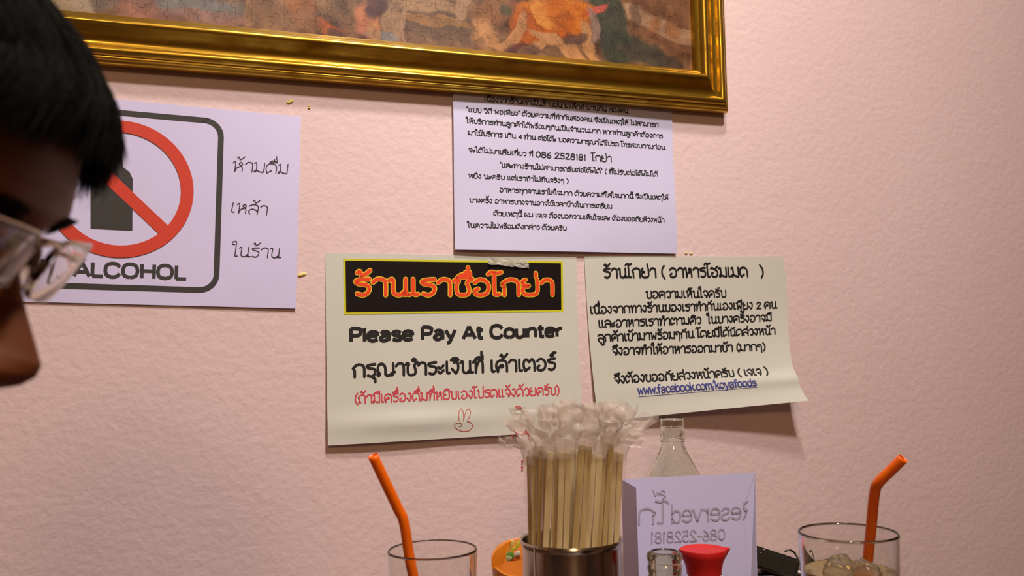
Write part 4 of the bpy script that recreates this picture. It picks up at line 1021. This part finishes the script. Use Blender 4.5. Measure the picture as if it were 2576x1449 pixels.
# ------------------------------------------------------------------ person
HEAD_YAW = math.radians(-14.0); HEAD_PITCH = math.radians(21)
fx = Vector((math.cos(HEAD_YAW)*math.cos(HEAD_PITCH), math.sin(HEAD_YAW)*math.cos(HEAD_PITCH), -math.sin(HEAD_PITCH)))
ly = Vector((-math.sin(HEAD_YAW), math.cos(HEAD_YAW), 0)); uz = fx.cross(ly)
RM = Matrix((fx, ly, uz)).transposed()
brow_local = Vector((0.094, 0, 0.020)); brow_world = Vector(at_d(125, 536, 0.355))
HO = brow_world - RM @ brow_local
def HW(p): return np.array(HO + RM @ Vector(p))       # head local metres -> world
def lerp_tab(tab, z):
    if z <= tab[0][0]: return tab[0][1]
    for (a, b3), (c, d2) in zip(tab, tab[1:]):
        if z <= c:
            t = (z-a)/(c-a); t = t*t*(3-2*t) if False else t
            return b3+(d2-b3)*t
    return tab[-1][1]
front = [(-118, 55), (-114, 76), (-106, 86), (-96, 86), (-90, 83), (-84, 88), (-79, 91.5), (-74, 89), (-71, 87.5), (-67, 93), (-62, 92.5), (-54, 88.5), (-45, 88), (-30, 86.5), (-15, 85), (0, 84), (10, 88.5), (20, 94), (30, 94.5), (45, 92), (60, 86), (75, 76), (90, 60), (102, 40), (112, 12), (117, -10)]
back = [(-118, 30), (-112, 0), (-100, -30), (-80, -58), (-60, -76), (-30, -90), (0, -97), (30, -98), (60, -88), (85, -68), (102, -46), (112, -26), (117, -12)]
half = [(-118, 12), (-112, 26), (-100, 42), (-80, 54), (-60, 61), (-30, 68), (0, 72), (30, 75), (60, 73), (85, 60), (102, 40), (112, 18), (117, 3)]
nose = [(-58, 0.0), (-54, 4), (-50, 12), (-46, 20), (-41, 25), (-36, 26), (-28, 21), (-18, 14.5), (-8, 9), (0, 6), (8, 4), (16, 1.5), (24, 0)]
nosew = [(-58, 16), (-48, 15), (-40, 13.5), (-32, 11), (-20, 8.5), (-5, 7), (10, 9), (24, 14)]
def head_pt(z, a):
    xf, xb, hw = lerp_tab(front, z), lerp_tab(back, z), lerp_tab(half, z)
    cx = xb*0.55+xf*0.45
    ca, sa = math.cos(a), math.sin(a)
    e_ = 0.88 if ca > 0 else 1.0
    x = cx+(xf-cx if ca > 0 else cx-xb)*math.copysign(abs(ca)**e_, ca); y = hw*math.copysign(abs(sa)**0.92, sa)
    if ca > 0:
        x += lerp_tab(nose, z)*math.exp(-(y/lerp_tab(nosew, z))**2)
        x += 5*math.exp(-((abs(y)-12.5)/5)**2-((z+42)/7)**2)             # nostril wings
        x -= 8*math.exp(-((abs(y)-32)/13)**2-((z-0)/11)**2)               # eye sockets
        x += 2.5*math.exp(-((abs(y)-34)/18)**2-((z-20)/8)**2)             # brow ridge
        x += 2*math.exp(-((abs(y)-44)/14)**2-((z+34)/16)**2)              # cheek
        x -= 3*math.exp(-((abs(y)-6)/2.6)**2-((z+51)/3)**2)               # nostrils
        x -= 2.0*math.exp(-((z+73)/1.6)**2)*math.exp(-(y/26)**2)          # mouth line
    return (x*mm, y*mm, z*mm)
pe = empty('person', tuple(HO), 'person in profile at the left edge, black hair and wire spectacles, looking down', 'person')
V = []; F = []; n = 128
zs = list(np.linspace(-118, 117, 150))
for z in zs:
    for i in range(n):
        t = 2*PI*i/n; a = t-0.42*math.sin(t)      # denser towards the face
        V.append(HW(head_pt(z, a)))
for k in range(len(zs)-1):
    for i in range(n): F.append((k*n+i, k*n+(i+1) % n, (k+1)*n+(i+1) % n, (k+1)*n+i))
V.append(HW((-0.012, 0, 0.1185))); F += [((len(zs)-1)*n+i, (len(zs)-1)*n+(i+1) % n, len(V)-1) for i in range(n)]
# neck and body continue below: rings from under the jaw down to the hips
nk_top = HW((-0.010, 0, -0.085)); chest = np.array([nk_top[0]-0.10, nk_top[1], nk_top[2]-0.13])
hips = np.array([chest[0]-0.10, chest[1], 0.47])
rings = [(HW((0.02, 0, -0.05)), 0.045, 0.050), (nk_top, 0.056, 0.056), (nk_top*0.5+chest*0.5+np.array([-0.01, 0, 0.01]), 0.058, 0.062), (chest+np.array([0, 0, 0.035]), 0.075, 0.11), (chest+np.array([0, 0, 0.0]), 0.10, 0.185),
         (chest+np.array([-0.01, 0, -0.06]), 0.115, 0.205), (chest*0.55+hips*0.45, 0.12, 0.175), (chest*0.2+hips*0.8, 0.125, 0.165), (hips, 0.13, 0.175)]
def ring_vf(rg, grow=0.0, n=48):
    V = []; F = []
    for (c, a, b3) in rg:
        for i in range(n):
            t = 2*PI*i/n; V.append((c[0]+(a+grow)*math.cos(t), c[1]+(b3+grow)*math.sin(t), c[2]))
    for k in range(len(rg)-1):
        for i in range(n): F.append((k*n+(i+1) % n, k*n+i, (k+1)*n+i, (k+1)*n+(i+1) % n))
    F.append(tuple((len(rg)-1)*n+i for i in range(n))); F.append(tuple(reversed(range(n))))
    return V, F
bv, bf = ring_vf(rings[:])
V, F = join_vf([(V, F), (bv, bf)])
body = link('body', mesh('body', V, F, True), MSKIN, pe)
# arms hanging to the lap, part of the shirt mesh
sh = [ring_vf(rings[3:], 0.008)]
for s in (-1, 1):
    s0 = chest+np.array([0.0, s*0.165, -0.005]); s1 = chest+np.array([0.0, s*0.225, -0.05]); el = chest+np.array([0.03, s*0.25, -0.29]); wr = chest+np.array([0.20, s*0.17, -0.40])
    V2_, F2_ = tube_vf([tuple(p) for p in catmull([s0, s1, el, wr], 6)], list(np.linspace(0.062, 0.038, 19)), 20); sh.append((V2_, F2_))
link('shirt', mesh('shirt', *join_vf(sh), True), MSHIRT, pe, label='dark shirt')
# ears
for s in (-1, 1):
    P = [(0.002, s*0.071, 0.012), (-0.012, s*0.078, 0.020), (-0.022, s*0.082, 0.006), (-0.018, s*0.080, -0.016), (-0.006, s*0.074, -0.034), (0.000, s*0.070, -0.036)]
    V, F = tube_vf([tuple(HW(p)) for p in catmull(P, 5)], 0.0055, 10); link('ear', mesh('ear', V, F, True), MSKIN, pe)
# eyes: ball, lid, brow
for s in (-1, 1):
    c = (0.0715, s*0.031, -0.001)
    bm = bmesh.new(); bmesh.ops.create_uvsphere(bm, u_segments=24, v_segments=16, radius=0.0115)
    V = [HW((c[0]+v.co.x, c[1]+v.co.y, c[2]+v.co.z)) for v in bm.verts]; F = [tuple(v.index for v in f.verts) for f in bm.faces]; bm.free()
    eb = link('eye', mesh('eye', V, F, True), MEYE, pe)
    V = [HW((c[0]+0.0117*math.cos(b3)*math.cos(a), c[1]+0.0117*math.sin(a), c[2]-0.002+0.0117*math.sin(b3)*math.cos(a))) for a in np.linspace(-0.45, 0.45, 9) for b3 in np.linspace(-0.75, 0.05, 9)]
    link('iris', mesh('iris', V, [(i*9+j, i*9+j+1, (i+1)*9+j+1, (i+1)*9+j) for i in range(8) for j in range(8)], True), MHAIR, eb)
    V = []; F = []          # heavy lowered lid
    for i in range(13):
        for j in range(9):
            a = -1.2+2.4*i/12; b3 = -0.25+1.35*j/8; r = 0.0126
            V.append(HW((c[0]+r*math.cos(b3)*math.cos(a), c[1]+r*math.sin(a), c[2]+r*math.sin(b3))))
    for i in range(12):
        for j in range(8): k = i*9+j; F.append((k, k+1, k+10, k+9))
    link('eyelid', mesh('eyelid', V, F, True), MSKIN, pe)
    rb_ = random.Random(20+s); parts = []
    for k in range(420):
        u = rb_.random(); yy = s*(11+38*u); zc = 14+4.5*math.sin(u*2.4)+rb_.uniform(-4.0, 4.0)*(1-0.6*u)
        a = math.asin(max(-1, min(1, yy/lerp_tab(half, zc)))); p = head_pt(zc, a*1.02)
        p0 = np.array((p[0]+0.0006, p[1], p[2])); d_ = np.array((0.0012, s*0.006, 0.0022*(1-2*u)))
        parts.append(tube_vf([tuple(HW(p0)), tuple(HW(p0+d_*0.5+np.array((0.001, 0, 0)))), tuple(HW(p0+d_))], [0.00022, 0.00018, 0.00005], 3))
    link('eyebrow', mesh('eyebrow', *join_vf(parts), True), MHAIR, pe, kind='stuff')
# hair
def mid_pt(px, py):          # photo place -> head-local x,z on the head's middle plane
    d = ray(px, py); n = np.array(ly); o = np.array(HO); t = ((o-CAM)@n)/(d@n); w = CAM+d*t
    q = RM.transposed() @ (Vector(w)-HO); return (q.x, q.z)
outl = [(-0.055, 0.118)]+[mid_pt(*p) for p in ((-60, -190), (60, -80), (140, 10), (205, 92), (252, 175), (280, 245), (288, 320), (280, 395), (262, 450))]
skl = [(-0.055, 0.100), (-0.02, 0.114), (0.012, 0.110), (0.040, 0.100), (0.060, 0.089), (0.072, 0.078), (0.080, 0.068), (0.084, 0.060), (0.086, 0.052), (0.087, 0.045)]
OUT = [np.array(p) for p in catmull(outl, 4)]; SKL = [np.array(p) for p in catmull(skl, 4)]
rh = random.Random(99)
def hstrand(u_end, k, y, jit):
    """strand along the outline; k=1 on the outside, 0 on the scalp"""
    pts = []; m_ = 13
    st0 = rh.uniform(0.0, 0.45)
    for q in range(m_):
        t = st0+(u_end-st0)*q/(m_-1); f_ = t*(len(OUT)-1); i0 = min(int(f_), len(OUT)-2); fr = f_-i0
        o_ = OUT[i0]*(1-fr)+OUT[i0+1]*fr; s_ = SKL[i0]*(1-fr)+SKL[i0+1]*fr
        kk = 0.87*k*min(1.0, 0.25+q/3.0)
        p = s_*(1-kk)+o_*kk
        R_ = 0.092; yy = y*(0.55+0.45*min(1, 2*t))+jit*0.004*math.sin(q*0.6)
        sag = R_-math.sqrt(max(0, R_*R_-yy*yy))
        pts.append(HW((p[0]-sag*(0.9 if t > 0.5 else 0.5), yy+jit*0.010*(q/m_)**2, p[1]-sag*(0.9 if t < 0.6 else 0.5)+jit*0.002*math.cos(q))))
    return pts
parts = []
for c in range(260):                     # clumps
    y = rh.uniform(-0.068, 0.068); k = rh.uniform(0.2, 1.04)**0.7; j = rh.uniform(-1, 1); ue = rh.triangular(0.74, 1.0, 0.80)
    for s in range(26):
        P = hstrand(min(1.0, ue+rh.uniform(-0.05, 0.03)), min(1.07, k+rh.uniform(-0.07, 0.07)), max(-0.075, min(0.075, y+rh.uniform(-0.007, 0.007))), j+rh.uniform(-0.3, 0.3))
        w = rh.uniform(0.00016, 0.00028)
        parts.append(tube_vf([tuple(p) for p in P], [w*(1.0 if q < 9 else (13.3-q)/4.3) for q in range(13)], 3, cap=False))
link('fringe', mesh('fringe', *join_vf(parts), True), MHAIR, pe, kind='stuff', label='black fringe falling forward over the forehead')
# the mass of hair under the strands
for nm_, kf, t1 in (('hair_mass', 0.80, 0.60), ('hair_mass', 0.70, 0.70), ('hair_mass', 0.40, 0.72)):
    V = []; F = []; A_, B_ = 60, 90
    for i in range(A_+1):
        for j in range(B_+1):
            y = -0.078+0.156*j/B_; tt_ = t1+0.10*noise.noise(Vector((y*110, kf*9, 0)))+0.05*noise.noise(Vector((y*500, kf*9, 3)))
            t = tt_*i/A_; f_ = t*(len(OUT)-1); i0 = min(int(f_), len(OUT)-2); fr = f_-i0
            o_ = OUT[i0]*(1-fr)+OUT[i0+1]*fr; s_ = SKL[i0]*(1-fr)+SKL[i0+1]*fr
            kk = kf+0.05*noise.noise(Vector((y*160, t*2, kf)))+0.04*noise.noise(Vector((y*600, t*2, kf)))
            p = s_*(1-kk)+o_*kk; sag = 0.092-math.sqrt(0.092**2-y*y)
            V.append(HW((p[0]-sag*(0.9 if t > 0.5 else 0.5+0.8*0.5*t), y, p[1]-sag*(0.9-0.8*max(0, t-0.5)))))
    for i in range(A_):
        for j in range(B_): k = i*(B_+1)+j; F.append((k, k+1, k+B_+2, k+B_+1))
    link(nm_, mesh(nm_, V, F, True), MHAIR, pe)
# fly-away strands at the fringe tip
parts = []
for c in range(170):
    px = rh.uniform(185, 285); py = rh.uniform(400, 470); Z = 0.385+rh.uniform(-0.02, 0.02)
    e0 = (px+rh.uniform(-25, 15), py-rh.uniform(90, 170)); e2 = (px+rh.uniform(-40, 12), py+rh.uniform(0, 75)); 
    P = catmull([at_d(*e0, Z), at_d(px+rh.uniform(-6, 6), py-20, Z+rh.uniform(-0.004, 0.004)), at_d(*e2, Z)], 5)
    parts.append(tube_vf([tuple(p) for p in P], [0.00016*(1-0.7*q/(len(P)-1)) for q in range(len(P))], 3, cap=False))
for c in range(60):
    t = rh.random(); a = np.array([205, 95])*(1-t)+np.array([288, 300])*t
    P = catmull([at_d(a[0]-30, a[1]-10, 0.385), at_d(a[0]+rh.uniform(0, 8), a[1]+rh.uniform(0, 20), 0.385), at_d(a[0]+rh.uniform(0, 22), a[1]+rh.uniform(30, 80), 0.388)], 5)
    parts.append(tube_vf([tuple(p) for p in P], 0.0001, 3, cap=False))
link('loose_strands', mesh('loose_strands', *join_vf(parts), True), MHAIR, pe, kind='stuff')
# cap of hair over the skull (a shell offset from the scalp, ending at the hairline)
V = []; F = []; nz_, na = 44, 96
for k in range(nz_+1):
    for i in range(na):
        a = 2*PI*i/na; ca = math.cos(a)
        lo = 58 if ca > 0.45 else (58-(0.45-ca)/1.45*125 if ca < 0.45 else 58)
        lo = 52*max(0, min(1, (ca+0.1)/0.5))+(-62)*(1-max(0, min(1, (ca+0.1)/0.5)))
        z = lo+(116.5-lo)*(k/nz_)
        p = head_pt(z, a); v = Vector(p); c0 = Vector((-0.01, 0, 0.02)); d_ = (v-c0).normalized()
        th = 0.003+0.005*min(1, (k/nz_)*5)
        V.append(HW(v+d_*th+Vector((0, 0, 0.001*noise.noise(v*60)))))
for k in range(nz_):
    for i in range(na): F.append((k*na+i, k*na+(i+1) % na, (k+1)*na+(i+1) % na, (k+1)*na+i))
V.append(HW((-0.012, 0, 0.1262))); F += [(nz_*na+i, nz_*na+(i+1) % na, len(V)-1) for i in range(na)]
link('hair', mesh('hair', V, F, True), MHAIR, pe, label='short black hair')

# spectacles
se = empty('spectacles', tuple(HW((0.1, 0, -0.005))), 'thin wire half-rim spectacles worn low on the nose of the person', 'spectacles')
XG, ZG = 0.0965, -0.0015
def lens_loop(s, n=40):
    P = []
    for i in range(n):
        a = 2*PI*i/n; ca, sa = math.cos(a), math.sin(a)
        y = 0.0255*math.copysign(abs(ca)**0.62, ca); z = 0.0150*math.copysign(abs(sa)**(0.55 if sa > 0 else 0.85), sa)
        if sa > 0: z = min(z, 0.0135+0.0012*ca*s)
        yy = s*0.0345+y
        P.append((XG-0.9*(abs(yy)-0.009)**2*4-0.10*z*-1-0.0, yy, ZG+z))
    return P
def lens_x(yy, z): return XG-3.2*max(0, abs(yy)-0.009)**2+0.28*z
for s in (1, -1):
    P = [(lens_x(p[1], p[2]-ZG), p[1], p[2]) for p in lens_loop(s)]
    c = (lens_x(s*0.0345, 0)+0.0022, s*0.0345, ZG)
    V = []; F = []; n = len(P); K = 8
    for side in (0, 1):
        for k in range(1, K+1):
            t = k/K
            for p in P:
                base = np.array(c)*(1-t)+np.array(p)*t; bul = 0.0024*(1-t*t)
                base[0] = lens_x(base[1], base[2]-ZG)+bul*0.8-(0.0016+0.0012*t*t)*side
                V.append(base)
        V.append(np.array([lens_x(c[1], 0)+0.0019-0.0016*side, c[1], c[2]]))
    st = K*n+1
    for side in (0, 1):
        o_ = side*st
        for k in range(K-1):
            for i in range(n):
                q = (o_+k*n+i, o_+k*n+(i+1) % n, o_+(k+1)*n+(i+1) % n, o_+(k+1)*n+i); F.append(q if side == 0 else tuple(reversed(q)))
        for i in range(n):
            q = (o_+i, o_+(i+1) % n, o_+st-1); F.append(tuple(reversed(q)) if side == 0 else q)
    for i in range(n): F.append(((K-1)*n+i, (K-1)*n+(i+1) % n, st+(K-1)*n+(i+1) % n, st+(K-1)*n+i))
    me = mesh('lens', [HW(v) for v in V], F); bm = bmesh.new(); bm.from_mesh(me); bmesh.ops.recalc_face_normals(bm, faces=bm.faces); bm.to_mesh(me); bm.free(); me.shade_smooth(); me.set_sharp_from_angle(angle=math.radians(50))
    link('lens', me, MLENS, se)
    top = [p for p in P if p[2]-ZG > 0.002]; top.sort(key=lambda p: p[1])
    V, F = tube_vf([tuple(HW((p[0]-0.0008, p[1], p[2]+0.0004))) for p in top], 0.0010, 8); link('rim', mesh('rim', V, F, True), MWIRE, se)
    V, F = tube_vf([tuple(HW((lens_x(0.058, 0.004)-0.0005, s*0.0590, ZG+0.007))), tuple(HW((0.083, s*0.067, ZG+0.010))), tuple(HW((0.03, s*0.0735, 0.004))), tuple(HW((-0.008, s*0.0775, 0.010))), tuple(HW((-0.022, s*0.077, -0.008)))], [0.0022, 0.0018, 0.0012, 0.0012, 0.0015], 10)
    link('temple', mesh('temple', V, F, True), MWIRE, se)
    P2 = [HW((lens_x(0.012, 0)-0.001, s*0.0125, ZG+0.003)), HW((0.0935, s*0.011, ZG-0.001)), HW((0.0915, s*0.0095, ZG-0.005))]
    V, F = tube_vf([tuple(p) for p in catmull(P2, 4)], 0.0006, 8); link('nose_pad_arm', mesh('nose_pad_arm', V, F, True), MWIRE, se)
    c = HW((0.0915, s*0.0092, ZG-0.006)); V, F = lathe_vf([(0.0001, -0.006), (0.0022, -0.003), (0.0026, 0.0), (0.0020, 0.004), (0.0001, 0.0062)], c, 14); link('nose_pad', mesh('nose_pad', V, F, True), MLENS, se)
P2 = [HW((lens_x(0.010, 0.008), -0.0105, ZG+0.008)), HW((XG+0.0035, -0.004, ZG+0.0105)), HW((XG+0.0035, 0.004, ZG+0.0105)), HW((lens_x(0.010, 0.008), 0.0105, ZG+0.008))]
V, F = tube_vf([tuple(p) for p in catmull(P2, 5)], 0.0011, 8); link('bridge', mesh('bridge', V, F, True), MWIRE, se)
